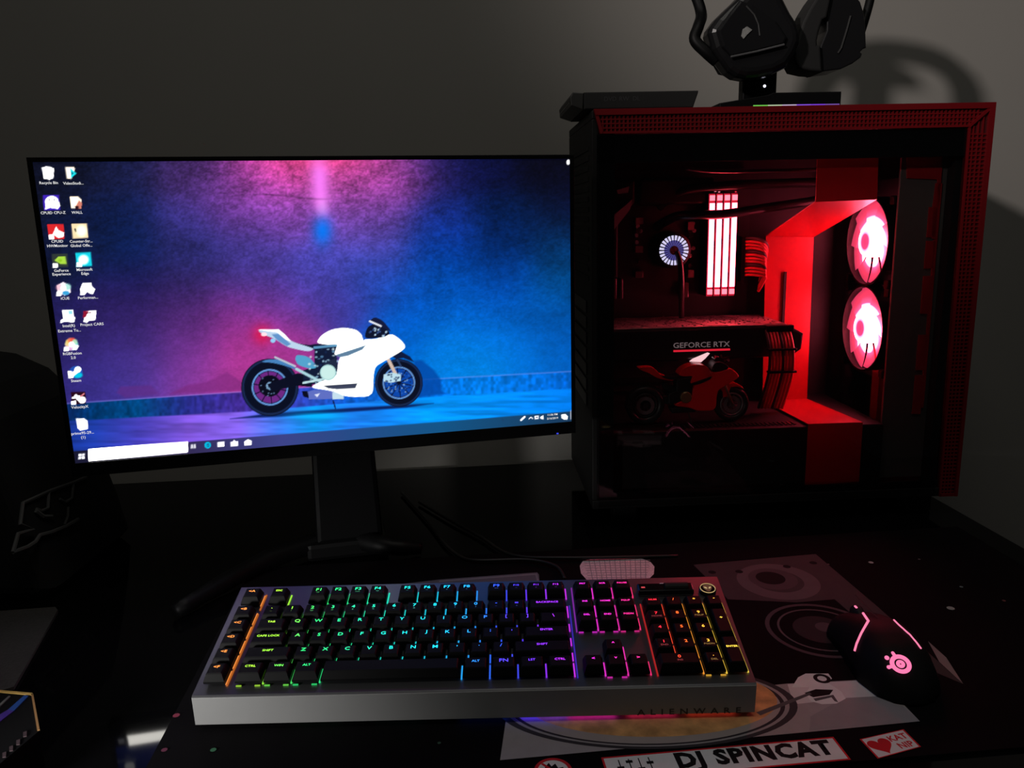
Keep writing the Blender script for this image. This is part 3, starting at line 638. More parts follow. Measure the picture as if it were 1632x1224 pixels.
sheet('upper_arm', [q3((1300, 322), d0), q3((1398, 318), d0), q3((1297, 378), d1), q3((1221, 377), d1)], BAR, bar)
fl0 = q3((1287, 673), d0); fl1 = q3((1374, 666), d0)
sheet('lower_arm', [(q3((1215, 640), d1)[0], d1, SH + .003), (q3((1287, 618), d1)[0], d1, SH + .003), (fl1[0], d0 - .003, SH + .0035), (fl0[0], d0 - .003, SH + .0035)], BAR, bar)
e0 = q3((1283, 773), d0 - .003); e1 = q3((1369, 768), d0 - .003)
sheet('lower_flap', [(fl0[0], d0 - .003, SH + .0035), (fl1[0], d0 - .003, SH + .0035), e1, e0], BAR, bar)
s0 = pc_at((1251, 433), d1); s1 = pc_at((1253, 517), d1)
MB().box(s0[0] - .0018, s0[0] + .0018, d1 - .003, d1 - .0005, s1[1], s0[1]).build('slot', BLACKM, bar)
# sleeved cables
SLR = mat('sleeve_red', (0.55, 0.012, 0.02), 0.55, noise=0.3, nscale=900); SLB = mat('sleeve_black', (0.03, 0.008, 0.01), 0.6)
pcab = MB().box(pc_at((1181, 380), .17)[0], pc_at((1187, 380), .17)[0], .165, .196, pc_at((1185, 448), .17)[1], pc_at((1185, 377), .17)[1]).build('board_power_plug', BLACK, PC)
for k in range(12):
    y = 380 + k * 5.3
    MB().tube(smooth_path([q3((1184, y), .172), q3((1200, y - .5), .155), q3((1215 + k * .4, y + 3), .145), q3((1223 - k * .7, y + 14), .152), q3((1214 - k * .5, y + 42 - k * 1.5), .163)], 6), .0021, 8).build('sleeved_wire', SLR if k % 4 else SLB, pcab, True)
gcab = MB().box(pc_at((1219, 527), .08)[0], pc_at((1262, 527), .08)[0], .072, .082, GT - .010, GT - .001, .001).build('card_power_plug', BLACK, PC)
for k in range(8):
    x = 1221 + k * 5.3
    MB().tube(smooth_path([q3((x, 527), .076), q3((x + 4, 545), .064), q3((x + 6, 562), .060), q3((x + 5, 590), .062), q3((x - 2, 620), .080), q3((x - 12, 650), .10)], 6), .0021, 8).build('sleeved_wire', SLR if k % 4 else SLB, gcab, True)
for y in (557, 593):
    a = q3((1223, y), .062); b_ = q3((1268, y), .062)
    MB().box(a[0], b_[0], .057, .066, a[2] - .0016, a[2] + .0016, .0006, 1).build('cable_comb', BLACK, gcab)
# front fans
def radial_glow(name, stops, strength, cx=0.0, cz=0.0):
    M = bpy.data.materials.new(name); M.use_nodes = True; nt = M.node_tree; b = nt.nodes['Principled BSDF']
    tc = nt.nodes.new('ShaderNodeTexCoord'); mp = nt.nodes.new('ShaderNodeVectorMath'); mp.operation = 'MULTIPLY'; mp.inputs[1].default_value = (0, 1, 1)
    le = nt.nodes.new('ShaderNodeVectorMath'); le.operation = 'LENGTH'; dv = nt.nodes.new('ShaderNodeMath'); dv.operation = 'DIVIDE'; dv.inputs[1].default_value = .06
    cr = nt.nodes.new('ShaderNodeValToRGB'); L = nt.links
    L.new(tc.outputs['Object'], mp.inputs[0]); L.new(mp.outputs[0], le.inputs[0]); L.new(le.outputs['Value'], dv.inputs[0]); L.new(dv.outputs[0], cr.inputs[0])
    el = cr.color_ramp.elements
    while len(el) < len(stops): el.new(0.5)
    for e, (p, c) in zip(el, stops): e.position = p; e.color = (*c, 1)
    L.new(cr.outputs[0], b.inputs['Emission Color']); b.inputs['Emission Strength'].default_value = strength
    b.inputs['Base Color'].default_value = (0.5, 0.12, 0.16, 1); b.inputs['Roughness'].default_value = 0.4
    return M
BLADE = radial_glow('led_lit_blades', [(0.0, (0.9, .08, .2)), (.36, (1.0, .10, .17)), (.50, (.85, .07, .12)), (.60, (.045, .0027, .0075)), (.75, (.0115, .0010, .0027)), (1.0, (.0085, .0008, .0021))], 80.0)
HUB = radial_glow('led_lit_hub', [(0.0, (.025, .0011, .0045)), (.17, (.028, .0017, .006)), (.25, (.3, .03, .06)), (.36, (1.0, .12, .19)), (1.0, (1.0, .10, .16))], 80.0)
for p in ((1383, 385), (1375, 523)):
    x, z = pc_at(p, .100)
    g = MB(); R_ = .0585
    g.ring_lathe([(R_, -.002), (R_ + .0022, -.002), (R_ + .0022, .022), (R_, .022)], 48, 'X')
    fr = g.build('case_fan', BLACK, PC); fr.location = (x, .100, z)
    for sy in (-1, 1):
        for sz in (-1, 1): MB().box(-.001, .024, sy * .058 - .006, sy * .058 + .006, sz * .055 - .006, sz * .055 + .006, .002).build('fan_corner', BLACK, fr)
    MB().lathe([(.0001, -.004), (.019, -.004), (.0215, -.001), (.0215, .018), (.0001, .018)], 32, 'X').build('fan_hub', HUB, fr, True, label='glowing pink hub')
    me_b = None
    for k in range(9):
        if me_b is None:
            g = MB(); nR, nA = 6, 7; gr = []
            for i in range(nR):
                r = .020 + (.0575 - .020) * i / (nR - 1); row = []
                for j in range(nA):
                    t = j / (nA - 1); a = (t - .5) * R2(47) + (i / (nR - 1)) * R2(16)
                    row.append(g.bm.verts.new((.004 + .005 * t + .001 * math.sin(t * 3.14), r * math.cos(a), r * math.sin(a))))
                gr.append(row)
            for i in range(nR - 1):
                for j in range(nA - 1): g.bm.faces.new((gr[i][j], gr[i + 1][j], gr[i + 1][j + 1], gr[i][j + 1]))
            me_b = g.mesh('fan_blade', True); me_b.materials.append(BLADE)
        o = link(bpy.data.objects.new('fan_blade', me_b), fr); o.rotation_euler = (2 * math.pi * k / 9, 0, 0)
MB().box(.432, .460, .030, .175, .17, .455, .002).build('radiator', BLACK, PC)

# ------------------------------------------------------------------ red toy motorcycle standing in the tower
S = 1.30e-4; tz = SH + .0005
bl = PO + px_ * pc_at((1027, 650), .062)[0] + pn_ * .062
toy = thing('toy_motorcycle', 'small red sport motorcycle model standing inside the computer tower', 'toy', (bl[0], bl[1], tz), PY)
TRED = mat('toy_red_paint', (0.80, 0.014, 0.018), 0.25); TBLK = mat('toy_black', (0.012, 0.012, 0.013), 0.4); TGR = mat('toy_grey_metal', (0.20, 0.20, 0.21), 0.4, metal=0.6)
def K(L): return [((x - 318) * S, (829 - y) * S) for x, y in L]
def tprism(name, key, hw, m_, bev=.0015, off=0.0):
    return MB().prism(K(BIKE[key] if isinstance(key, str) else key), off - hw, off + hw, bev).build(name, m_, toy)
fair = tprism('fairing', 'fairing', .0125, TRED, .003); tprism('fuel_tank', 'tank', .0105, TRED, .004); tprism('tail', 'tail', .007, TRED, .002); tprism('seat', 'seat', .0085, TBLK, .002)
tprism('engine', 'engine', .0100, TBLK, .001); tprism('exhaust', 'exhaust', .0110, TBLK, .002); tprism('swingarm', 'swingarm', .006, TBLK, .001); tprism('rear_mudguard', 'hugger', .006, TBLK, .001)
tprism('shock_absorber', 'shock', .004, TBLK, .001); tprism('cockpit', 'cockpit', .0128, TBLK, .001)
MB().prism(K(BIKE['screen']), -.008, .008, .001).build('windscreen', mat('toy_screen', (0.05, 0.01, 0.012), 0.1), toy)
MB().prism(K([(790, 390), (1012, 318), (985, 350), (880, 395), (820, 405)]), -.0135, .0135).build('side_vent', TBLK, fair)
MB().lathe([(.0001, -.0145), (.0068, -.0145), (.0078, -.0135), (.0078, -.008), (.0001, -.008)], 24, 'Y', T((*[K([(738, 535)])[0][0], 0, K([(738, 535)])[0][1]],))).build('clutch_cover', mat('toy_brass', (0.42, 0.30, 0.14), 0.35, metal=0.7), toy)
for (cx_, cy_, r, rim, hw, sid) in ((318, 622, 207, 130, .0085, 'rear'), (1250, 640, 187, 125, .006, 'front')):
    r *= S; rim *= S; cx_, cz_ = K([(cx_, cy_)])[0]; cz_ = r
    wg = MB().ring_lathe([(rim, -hw * .7), (r * .93, -hw), (r, -hw * .4), (r, hw * .4), (r * .93, hw), (rim, hw * .7)], 36, 'Y').build('wheel', TBLK, toy, True)
    wg.location = (cx_, 0, cz_)
    MB().ring_lathe([(rim * .86, -hw * .75), (rim * 1.01, -hw * .8), (rim * 1.01, hw * .8), (rim * .86, hw * .75)], 36, 'Y').build('rim', TGR if sid == 'front' else DARKM, wg, True)
    g = MB()
    for k in range(10):
        a = 2 * math.pi * k / 10; g.tube([(0, 0, 0), (rim * .9 * math.cos(a), 0, rim * .9 * math.sin(a))], .0009, 5)
    g.lathe([(.0001, -hw), (.004, -hw), (.004, hw), (.0001, hw)], 14, 'Y'); g.build('spokes', TGR if sid == 'front' else DARKM, wg)
    MB().ring_lathe([(rim * .45, -hw * .9), (rim * .75, -hw * .9), (rim * .75, -hw * .8), (rim * .45, -hw * .8)], 28, 'Y').build('brake_disc', TGR, wg)
for s_ in (-1, 1):
    a = K([(1110, 300)])[0]; b_ = K([(1250, 640)])[0]
    MB().tube([(a[0], s_ * .008, a[1]), (b_[0], s_ * .008, b_[1])], .0019, 8).build('fork', mat('toy_fork', (0.5, 0.36, 0.2), 0.3, metal=0.8), toy, True)
    MB().tube([K([(1060, 230)])[0][0:1] + (s_ * .006, K([(1060, 230)])[0][1]), K([(1000, 245)])[0][0:1] + (s_ * .017, K([(1000, 245)])[0][1])], .0012, 6).build('handlebar', TBLK, toy)
    p = K([(1150, 175)])[0]; MB().tube([(p[0], s_ * .009, p[1] - .002), (p[0] + .002, s_ * .017, p[1] + .004)], [.0008, .0024], 6).build('mirror', TBLK, toy)
MB().prism(K([(1130, 450), (1180, 410), (1260, 405), (1340, 440), (1375, 480), (1300, 450), (1230, 455), (1190, 560), (1150, 560)]), -.0062, .0062, .001).build('front_mudguard', TRED, toy)
MB().tube([(K([(770, 690)])[0][0], -.008, K([(0, 690)])[0][1]), (K([(800, 829)])[0][0], -.016, .001)], .0011, 6).build('side_stand', TBLK, toy)

# ------------------------------------------------------------------ disc drive and headset on top of the tower
def pcw(x, y, z): return tuple(PO + px_ * x + pn_ * y + np.array([0, 0, z]))
dx0 = pc_at((931, 153), .012)[0]; dx1 = pc_at((1113, 152), .012)[0]
drv = thing('disc_drive', 'flat black optical disc drive lying on top of the computer tower', 'disc drive', pcw(dx0, .012, Z1 + .0015), PY)
DL = dx1 - dx0
MB().prism([(.0, .001), (DL - .006, .001), (DL, .0185), (DL, .0205), (0, .0205)], 0, .135, .0012).build('drive_body', BLACKM, drv)
MB().prism([(-.0155, .006), (-.001, .001), (0, .0205), (-.013, .0215), (-.0165, .016)], .004, .131, .001).build('drive_bezel', mat('drive_bezel_grey', (0.03, 0.03, 0.028), 0.5), drv)
MB().tube([(-.016, .01, .0105), (-.016, .125, .0105)], .0007, 6).build('tray_seam', BLACKG, drv)
LOGO = mat('dim_print', (0.045, 0.045, 0.05), 0.6)
for k, (s_, xx) in enumerate((('DVD', .032), ('RW', .049), ('DL', .064))):
    text('printed_logo', s_, .0075, LOGO, drv, T((xx, -.0002, .0125)) @ RX(math.pi / 2))

HD = .075
hx0 = pc_at((1147, 171), HD - .03)[0]; hx1 = pc_at((1340, 168), HD - .03)[0]; hxm = (hx0 + hx1) / 2
st = thing('headset_stand', 'black headset stand with a coloured light line on the tower', 'headset stand', pcw(hxm, HD + .015, Z1 + .0012), PY)
hb = (hx1 - hx0) / 2
MB().prism([(-hb, 0), (hb, 0), (hb, .0215), (-hb * .12, .0215), (-hb * .2, .0190), (-hb, .010)], -.045, .055, .001).build('stand_base', BLACK, st)
lg = MB(); segs = [((0.20, 0.75, 0.10), 0), ((0.62, 0.80, 0.50), 1), ((0.70, 0.55, 0.80), 2), ((0.30, 0.10, 0.95), 3), ((0.25, 0.06, 0.90), 4), ((0.22, 0.10, 0.50), 5)]
for col, k in segs:
    a = -hb * .45 + k * hb * 1.42 / 6; MB().box(a, a + hb * 1.42 / 6, -.0462, -.0448, .0052, .0066).build('light_line', glow('stand_line_%d' % k, col, 0.75), st)
cxl, _ = pc_at((1188, 120), HD); cxr, _ = pc_at((1243, 120), HD)
MB().box(cxl - hxm, cxr - hxm, -.006, .012, .015, .213, .002).build('stand_post', BLACK, st)
MB().prism([(-.045, .200), (.045, .200), (.03, .2225), (-.03, .2225)], -.03, .035, .004, mtx=T(((cxl + cxr) / 2 - hxm, 0, 0))).build('stand_cradle', BLACK, st)
x, z = pc_at((1231.5, 133), HD - .02)
MB().lathe([(.0001, -.0011), (.0016, -.0011), (.0019, 0), (.0001, 0)], 14, 'Y', T((x - hxm, -.006, z - Z1))).build('indicator_light', glow('stand_white', (0.85, 0.85, 1.0), 2.0), st, label='small white indicator light')
MB().ring_lathe([(.0105, -.0012), (.0118, -.0012), (.0118, 0), (.0105, 0)], 28, 'Y', T((x - hxm - .001, -.006, z - Z1 + .001))).build('button_ring', BLACKG, st)

hs = thing('headset', 'black over-ear gaming headset hanging on its stand above the tower', 'headset', pcw(hxm, HD + .015, Z1 + .02), PY)
HZ = Z1 + .02
def hl(p, d=HD): x, z = pc_at(p, d); return x - hxm, z - HZ
HQ = lambda L: [hl((1080 + x / 4.8, y / 4.8)) for x, y in L]
HBK = mat('headset_black', (0.011, 0.011, 0.012), 0.32); CUSH = mat('cushion_black', (0.010, 0.010, 0.010), 0.75)
lo_ = [(165, 310), (175, 270), (230, 195), (300, 125), (370, 60), (420, 5), (470, -40), (600, -60), (700, 20), (770, 160), (815, 230), (840, 310), (840, 380), (800, 470), (740, 560), (640, 610), (530, 635), (440, 642), (370, 630), (310, 590), (250, 510), (200, 430)]
lsh = MB().prism(HQ(lo_), -.062, -.020, .012, 4).build('ear_cup', HBK, hs)
MB().prism(HQ([(215, 300), (300, 180), (380, 80), (470, 110), (640, 230), (720, 350), (700, 405), (500, 455), (320, 495), (250, 420)]), -.0665, -.058, .003).build('cup_plate', mat('plate_black', (0.012, 0.012, 0.013), 0.18), lsh)
MB().tube([(a, -.066, b_) for a, b_ in HQ([(310, 495), (500, 455), (700, 405)])], .0012, 6).build('chrome_edge', mat('dull_chrome', (0.35, 0.35, 0.36), 0.35, metal=0.8), lsh)
MB().prism(HQ([(385, 345), (395, 295), (425, 275), (462, 300), (425, 335), (400, 365)]), -.0678, -.0660).build('cup_emblem', mat('emblem_grey', (0.30, 0.30, 0.29), 0.5, noise=.5, nscale=300), lsh)
MB().tube([(a, -.0665, b_) for a, b_ in HQ([(420, 125), (480, 190), (510, 260), (520, 340)])], .0010, 6).build('plate_ridge', mat('ridge_grey', (0.06, 0.06, 0.06), 0.4), lsh)
MB().prism(HQ([(300, 180), (420, 20), (640, 20), (790, 210), (815, 340), (740, 520), (500, 600), (330, 560), (240, 400)]), -.020, .004, .008, 3).build('ear_cushion', CUSH, lsh)
rsh = MB().prism(HQ([(1120, -60), (1100, 60), (1096, 178), (1094, 260), (1046, 380), (1045, 572), (1090, 562), (1200, 548), (1290, 505), (1350, 460), (1362, 432), (1345, 420), (1372, 392), (1390, 388), (1384, 240), (1372, 130), (1345, 45), (1310, 0), (1240, -60)]), -.034, .012, .006, 3).build('ear_cup', HBK, hs)
MB().prism(HQ([(1060, -60), (1000, 20), (950, 100), (900, 200), (862, 320), (836, 420), (840, 490), (872, 550), (960, 570), (1046, 576), (1034, 380), (1010, 372), (1008, 340), (1020, 280), (1048, 190), (1080, 172), (1104, 60), (1124, -60)]), -.040, .004, .008, 3).build('ear_cushion', CUSH, rsh)
MB().tube([(a, -.0345, b_) for a, b_ in HQ([(1270, 150), (1240, 260), (1200, 390), (1175, 430)])], .0012, 6).build('cup_seam', mat('seam_grey', (0.03, 0.03, 0.03), 0.5), rsh)
# yokes and headband
def arm(pts, r):
    g = MB(); g.tube(smooth_path(pts, 6), r, 8); return g.build('yoke', BLACK, hs, True)
def h3(p, d): x, z = hl(p); return (x, d, z)
band = []
A = hl((1107, -20)); Bp = hl((1400, -30))
arm([h3((1131, 105), -.045), h3((1114, 90), -.045), h3((1099, 70), -.040), h3((1106, 48), -.035), h3((1116, 25), -.02), h3((1112, -5), -.01), (A[0], 0.0, A[1])], .0072)
arm([h3((1356, 92), -.012), h3((1364, 78), -.012), h3((1378, 40), -.01), h3((1392, 0), -.005), (Bp[0], 0.0, Bp[1])], .0058)
pts = []
mxh = (A[0] + Bp[0]) / 2; rx_ = (Bp[0] - A[0]) / 2; topz = .222
for k in range(21):
    a = math.pi * k / 20; pts.append((mxh - rx_ * math.cos(a), 0.0, A[1] + (topz - A[1]) * math.sin(a) ** .8))
g = MB(); secs = 8; prev = None
for i, p in enumerate(pts):
    t = (Vector(pts[min(i + 1, 20)]) - Vector(pts[max(i - 1, 0)])).normalized(); nrm = Vector((t.z, 0, -t.x))
    cur = [g.bm.verts.new(Vector(p) + nrm * .016 * math.cos(2 * math.pi * j / secs) + Vector((0, .020 * math.sin(2 * math.pi * j / secs), 0))) for j in range(secs)]
    if prev:
        for j in range(secs): g.bm.faces.new((prev[j], prev[(j + 1) % secs], cur[(j + 1) % secs], cur[j]))
    else: g.bm.faces.new(cur)
    prev = cur
g.bm.faces.new(prev); g.build('headband', BLACK, hs, True)

# ------------------------------------------------------------------ desk mat with its print
MATZ = 0.003
mo = np.array([-0.297, 0.62]); 
mat_t = thing('desk_mat', 'large black printed desk mat under the keyboard and mouse', 'desk mat', (0, 0, 0))
# corners from its left edge and back edge
lb = mo + DEY * 0.283; lf = mo - DEY * 0.135; rb = lb + DEX * 0.905; rf_ = lf + DEX * 0.905
MB().slab([tuple(lf), tuple(rf_), tuple(rb), tuple(lb)], 0.0, MATZ).build('mat_base', mat('mat_black_cloth', (0.0035, 0.003, 0.004), 0.9, spec=0.08, noise=0.35, nscale=25, bump=0.2), mat_t)
_lay = [0]
def dxy(p): q = on_z(p, MATZ); return (float(q[0]), float(q[1]))
def ink(name, pts, m_, label=None, world=False):
    _lay[0] += 1; z = MATZ + .000008 * _lay[0]
    L = pts if world else [dxy(p) for p in pts]
    s_ = MB(); f = s_.bm.faces.new([s_.bm.verts.new((x, y, z)) for x, y in L]); bmesh.ops.triangulate(s_.bm, faces=[f])
    o = s_.build(name, m_, mat_t, label=label)
    return o
def disc(c, r, n=48, a0=0, a1=2 * math.pi, ry=None): 
    ry = ry or r
    return [(c[0] + r * math.cos(a0 + (a1 - a0) * k / n), c[1] + ry * math.sin(a0 + (a1 - a0) * k / n)) for k in range(n)]
def inkring(name, c, r0, r1, m_, n=48, a0=0.0, a1=2 * math.pi):
    _lay[0] += 1; z = MATZ + .000008 * _lay[0]; s_ = MB(); full = abs(a1 - a0 - 2 * math.pi) < 1e-6
    A_ = [a0 + (a1 - a0) * k / n for k in range(n if full else n + 1)]
    i_ = [s_.bm.verts.new((c[0] + r0 * math.cos(a), c[1] + r0 * math.sin(a), z)) for a in A_]; o_ = [s_.bm.verts.new((c[0] + r1 * math.cos(a), c[1] + r1 * math.sin(a), z)) for a in A_]
    for k in range(len(A_) if full else len(A_) - 1): s_.bm.faces.new((i_[k], o_[k], o_[(k + 1) % len(A_)], i_[(k + 1) % len(A_)]))
    return s_.build(name, m_, mat_t)
def P_(name, col, n=0.12, sc=60): return mat(name, col, 0.85, spec=0.15, noise=n, nscale=sc)
pk = P_('print_dark_mauve', (0.085, 0.061, 0.071)); pg = P_('print_grey', (0.340, 0.323, 0.340)); pl = P_('print_pale', (0.578, 0.544, 0.561)); pd = P_('print_black', (0.010, 0.009, 0.010)); pr = P_('print_red', (0.680, 0.025, 0.034)); pw = P_('print_white', (0.850, 0.850, 0.850))
# loudspeaker drawing
ink('printed_speaker_box', [(1105, 900), (1300, 883), (1400, 968), (1535, 1090), (1440, 1050), (1330, 955), (1270, 960), (1160, 955)], P_('print_mauve_panel', (.062, .048, .053)))
tw = dxy((1240, 926)); r_t = abs(dxy((1304, 925))[0] - tw[0])
inkring('printed_tweeter_ring', tw, r_t * .62, r_t, P_('print_mauve_light', (.12, .095, .105))); ink('printed_tweeter', disc((tw[0] - .004, tw[1] + .006), r_t * .6), pk, world=True); ink('printed_tweeter_core', disc((tw[0] - .006, tw[1] + .008), r_t * .36), pd, world=True)
for p in ((1135, 912), (1178, 911), (1296, 897), (1254, 903)): ink('printed_screw', disc(dxy(p), .0045, 16), pd, world=True)
wf = dxy((1308, 1003)); r_w = abs(dxy((1222, 1003))[0] - wf[0])
inkring('printed_woofer_ring', wf, r_w * .92, r_w, pk); inkring('printed_woofer_ring', wf, r_w * .74, r_w * .78, P_('print_ring', (0.119, 0.093, 0.102))); ink('printed_woofer_cone', disc(wf, r_w * .50), P_('print_cone', (0.031, 0.024, 0.027)), world=True); ink('printed_woofer_core', disc((wf[0] + .006, wf[1] + .004), r_w * .18), pk, world=True)
ink('printed_panel_edge', [(1479, 1022), (1508, 1048), (1535, 1090), (1497, 1055)], P_('print_mauve_edge', (0.272, 0.221, 0.230)))
# microphone head drawing
mc = dxy((985, 908))
MIC = P_('print_mesh_pale', (0.850, 0.714, 0.748), .5, 500)
ink('printed_microphone_grille', [(924, 902), (929, 894), (945, 890.5), (985, 889.5), (1020, 889), (1037, 896), (1043, 903), (1042, 915), (1033, 924), (1018, 934), (950, 934), (935, 924), (926, 914)], MIC, label='pale printed microphone grille')
for k in range(9): ink('printed_grille_line', [(930 + k * 1.0, 893.5 + k * 3.9), (1036 - k * .8, 892.5 + k * 3.9), (1036 - k * .8, 893.3 + k * 3.9), (930 + k, 894.3 + k * 3.9)], pg)
for k in range(12): ink('printed_grille_line', [(938 + k * 8.2, 892), (939.2 + k * 8.2, 892), (946 + k * 7.6, 930), (944.8 + k * 7.6, 930)], pg)
ink('printed_panel', [(640, 931), (700, 924), (856, 912.5), (859, 916), (861, 945), (640, 960)], P_('print_slate', (0.145, 0.145, 0.170)))
ink('printed_panel_line', [(700, 925.6), (856, 914.2), (860, 930), (857, 930), (853, 916.5), (700, 928)], P_('print_slate2', (0.255, 0.255, 0.281)))
# turntable with pizza
ink('printed_turntable_deck', [(797, 1212), (806, 1150), (900, 1120), (1215, 1094), (1255, 1090), (1390, 1083), (1410, 1092), (1466, 1150), (1300, 1166)], P_('print_deck', (0.408, 0.365, 0.383)), label='pale printed turntable deck')
ink('printed_deck_pale', [(1255, 1091), (1388, 1084), (1420, 1108), (1330, 1116), (1265, 1123)], P_('print_deck_pale', (0.748, 0.697, 0.714)))
ink('printed_deck_grey', [(1292, 1142), (1345, 1113), (1420, 1109), (1466, 1150), (1290, 1165)], P_('print_deck_grey', (0.340, 0.306, 0.323)))
ink('printed_deck_teal', [(1376, 1084.5), (1392, 1083.5), (1418, 1104), (1400, 1108)], P_('print_teal', (0.374, 0.459, 0.476)))
pc_ = dxy((1030, 1122)); pr_ = abs(dxy((1262, 1122))[0] - pc_[0])
ry_ = abs(dxy((1020, 1192))[1] - pc_[1])
inkc = lambda k: [(x, y) for x, y in disc(pc_, pr_ * k, 72, ry=ry_ * k)]
ink('printed_platter_rim', inkc(1.04), P_('print_rim', (0.051, 0.044, 0.051)), world=True); ink('printed_platter_edge', inkc(.985), P_('print_platter', (0.374, 0.340, 0.357)), world=True); ink('printed_platter_groove', inkc(.955), P_('print_groove', (0.043, 0.034, 0.041)), world=True); ink('printed_platter', inkc(.925), P_('print_platter2', (0.442, 0.374, 0.374)), world=True)
ink('printed_pizza', [(x + .004, y + .006) for x, y in inkc(.885)], mat('print_pizza', (.70, .36, .14), .8, noise=.75, nscale=70), label='printed pizza on the turntable', world=True)
# tone arm sketch
ink('printed_tone_arm', [(1262, 1096), (1272, 1080), (1284, 1074), (1300, 1074), (1320, 1074), (1326, 1082), (1318, 1088), (1340, 1102), (1348, 1114), (1333, 1122), (1310, 1123), (1292, 1118), (1284, 1106), (1290, 1096)], pw)
ink('printed_arm_detail', [(1282, 1105), (1300, 1099), (1328, 1100), (1322, 1108), (1296, 1112)], pd); ink('printed_arm_detail', [(1296, 1114), (1328, 1108), (1336, 1120), (1330, 1118), (1325, 1112), (1300, 1118)], P_('print_sketch', (0.119, 0.102, 0.111)))
inkring('printed_arm_ring', dxy((1310, 1082)), .004, .0075, pd, 24)
ink('printed_arm_tube', [(1205, 1136), (1290, 1104), (1294, 1107), (1212, 1141)], P_('print_sketch', (0.119, 0.102, 0.111)))
# DJ SPINCAT plate
DJ = [np.array(dxy(p)) for p in ((958, 1208), (1328, 1175))]
dj_u = (DJ[1] - DJ[0]); dj_L = np.linalg.norm(dj_u); dj_u /= dj_L; dj_v = np.array([-dj_u[1], dj_u[0]])
def djp(a, b_): q = DJ[0] + dj_u * a + dj_v * b_; return (float(q[0]), float(q[1]))
dj_H = .0275
ink('printed_plate_border', [djp(0, 0), djp(0, -dj_H), djp(dj_L, -dj_H), djp(dj_L, 0)], pr, world=True); ink('printed_plate', [djp(.0016, -.0016), djp(.0016, -dj_H + .0016), djp(dj_L - .0016, -dj_H + .0016), djp(dj_L - .0016, -.0016)], pw, label='white printed plate reading DJ SPINCAT', world=True)
_lay[0] += 1; zt_ = MATZ + .000008 * _lay[0]
c0 = djp(.1185, -.0137); ang = math.atan2(dj_u[1], dj_u[0])
tw_ = max(v.co.x for v in text_mesh('DJ SPINCAT', .0225, 0, .0012, 1.0, 1.12).vertices) * 2
text('printed_lettering', 'DJ SPINCAT', .0225, pd, mat_t, T((c0[0], c0[1], zt_)) @ RZ(ang), offset=.0012, space=1.12, sx=.125 / tw_)
for k in range(4):
    a = .012 + k * .0078; h_ = (-.012, -.006, -.015, -.009)[k]
    ink('printed_slider', [djp(a, -.0045), djp(a + .0009, -.0045), djp(a + .0009, -.0235), djp(a, -.0235)], pd, world=True); ink('printed_slider_knob', [djp(a - .0022, h_), djp(a + .0031, h_), djp(a + .0031, h_ - .003), djp(a - .0022, h_ - .003)], pd, world=True)
# heart plate
H4 = [np.array(dxy(p)) for p in ((1370, 1179), (1440, 1163), (1468, 1191), (1399, 1210))]
hc = sum(H4) / 4
ink('printed_heart_border', [tuple(p) for p in H4], pr, world=True); ink('printed_heart_plate', [tuple(hc + (p - hc) * .93) for p in H4], pw, label='small printed plate with a red heart and KAT NIP', world=True)
hu = (H4[1] - H4[0]) / np.linalg.norm(H4[1] - H4[0]); hv = np.array([-hu[1], hu[0]])
hp = [hc - hu * .0088 + hu * x * .00062 + hv * y * .00062 for x, y in [(16 * math.sin(t) ** 3, 13 * math.cos(t) - 5 * math.cos(2 * t) - 2 * math.cos(3 * t) - math.cos(4 * t)) for t in np.linspace(0, 2 * math.pi, 40, endpoint=False)]]
ink('printed_heart', [tuple(p) for p in hp], pr, world=True)
_lay[0] += 1; zt_ = MATZ + .000008 * _lay[0]; ha = math.atan2(hu[1], hu[0])
for s_, dv_ in (('KAT', .0045), ('NIP', -.0048)):
    q = hc + hu * .0102 + hv * dv_; text('printed_lettering', s_, .0088, pr, mat_t, T((q[0], q[1], zt_)) @ RZ(ha), offset=.00025, sx=1.0)
# prohibition roundel, only its top in view
rc_ = np.array(dxy((880, 1209))) - np.array([0, .0145])
ink('printed_roundel', disc(rc_, .0135), pw, world=True)
ink('printed_roundel_figure', [tuple(rc_ + np.array(q)) for q in ((-.009, -.004), (-.006, .004), (-.003, .009), (-.001, .005), (.002, .008), (.004, .003), (.008, .004), (.007, -.006))], pd, world=True)
inkring('printed_roundel_ring', rc_, .0118, .0145, pr); ink('printed_roundel_bar', [tuple(rc_ + np.array(q)) for q in ((-.009, .0075), (-.0075, .009), (.009, -.0075), (.0075, -.009))], pr, world=True)
# star specks
for p, c_, s_ in (((1388, 897), (.35, .42, .42), .003), ((1515, 970), (.30, .40, .38), .004), ((1465, 892), (.3, .3, .3), .0016), ((281, 1141), (.30, .05, .09), .003), ((262, 1196), (.16, .04, .08), .0025), ((1600, 958), (.2, .08, .08), .002), ((1532, 936), (.2, .26, .26), .002), ((340, 1196), (.05, .16, .09), .0025), ((1320, 900), (.12, .1, .1), .0015), ((700, 1185), (.05, .10, .08), .0015)):
    ink('printed_star', disc(dxy(p), s_, 8), P_('print_star_%d' % p[0], c_), world=True)

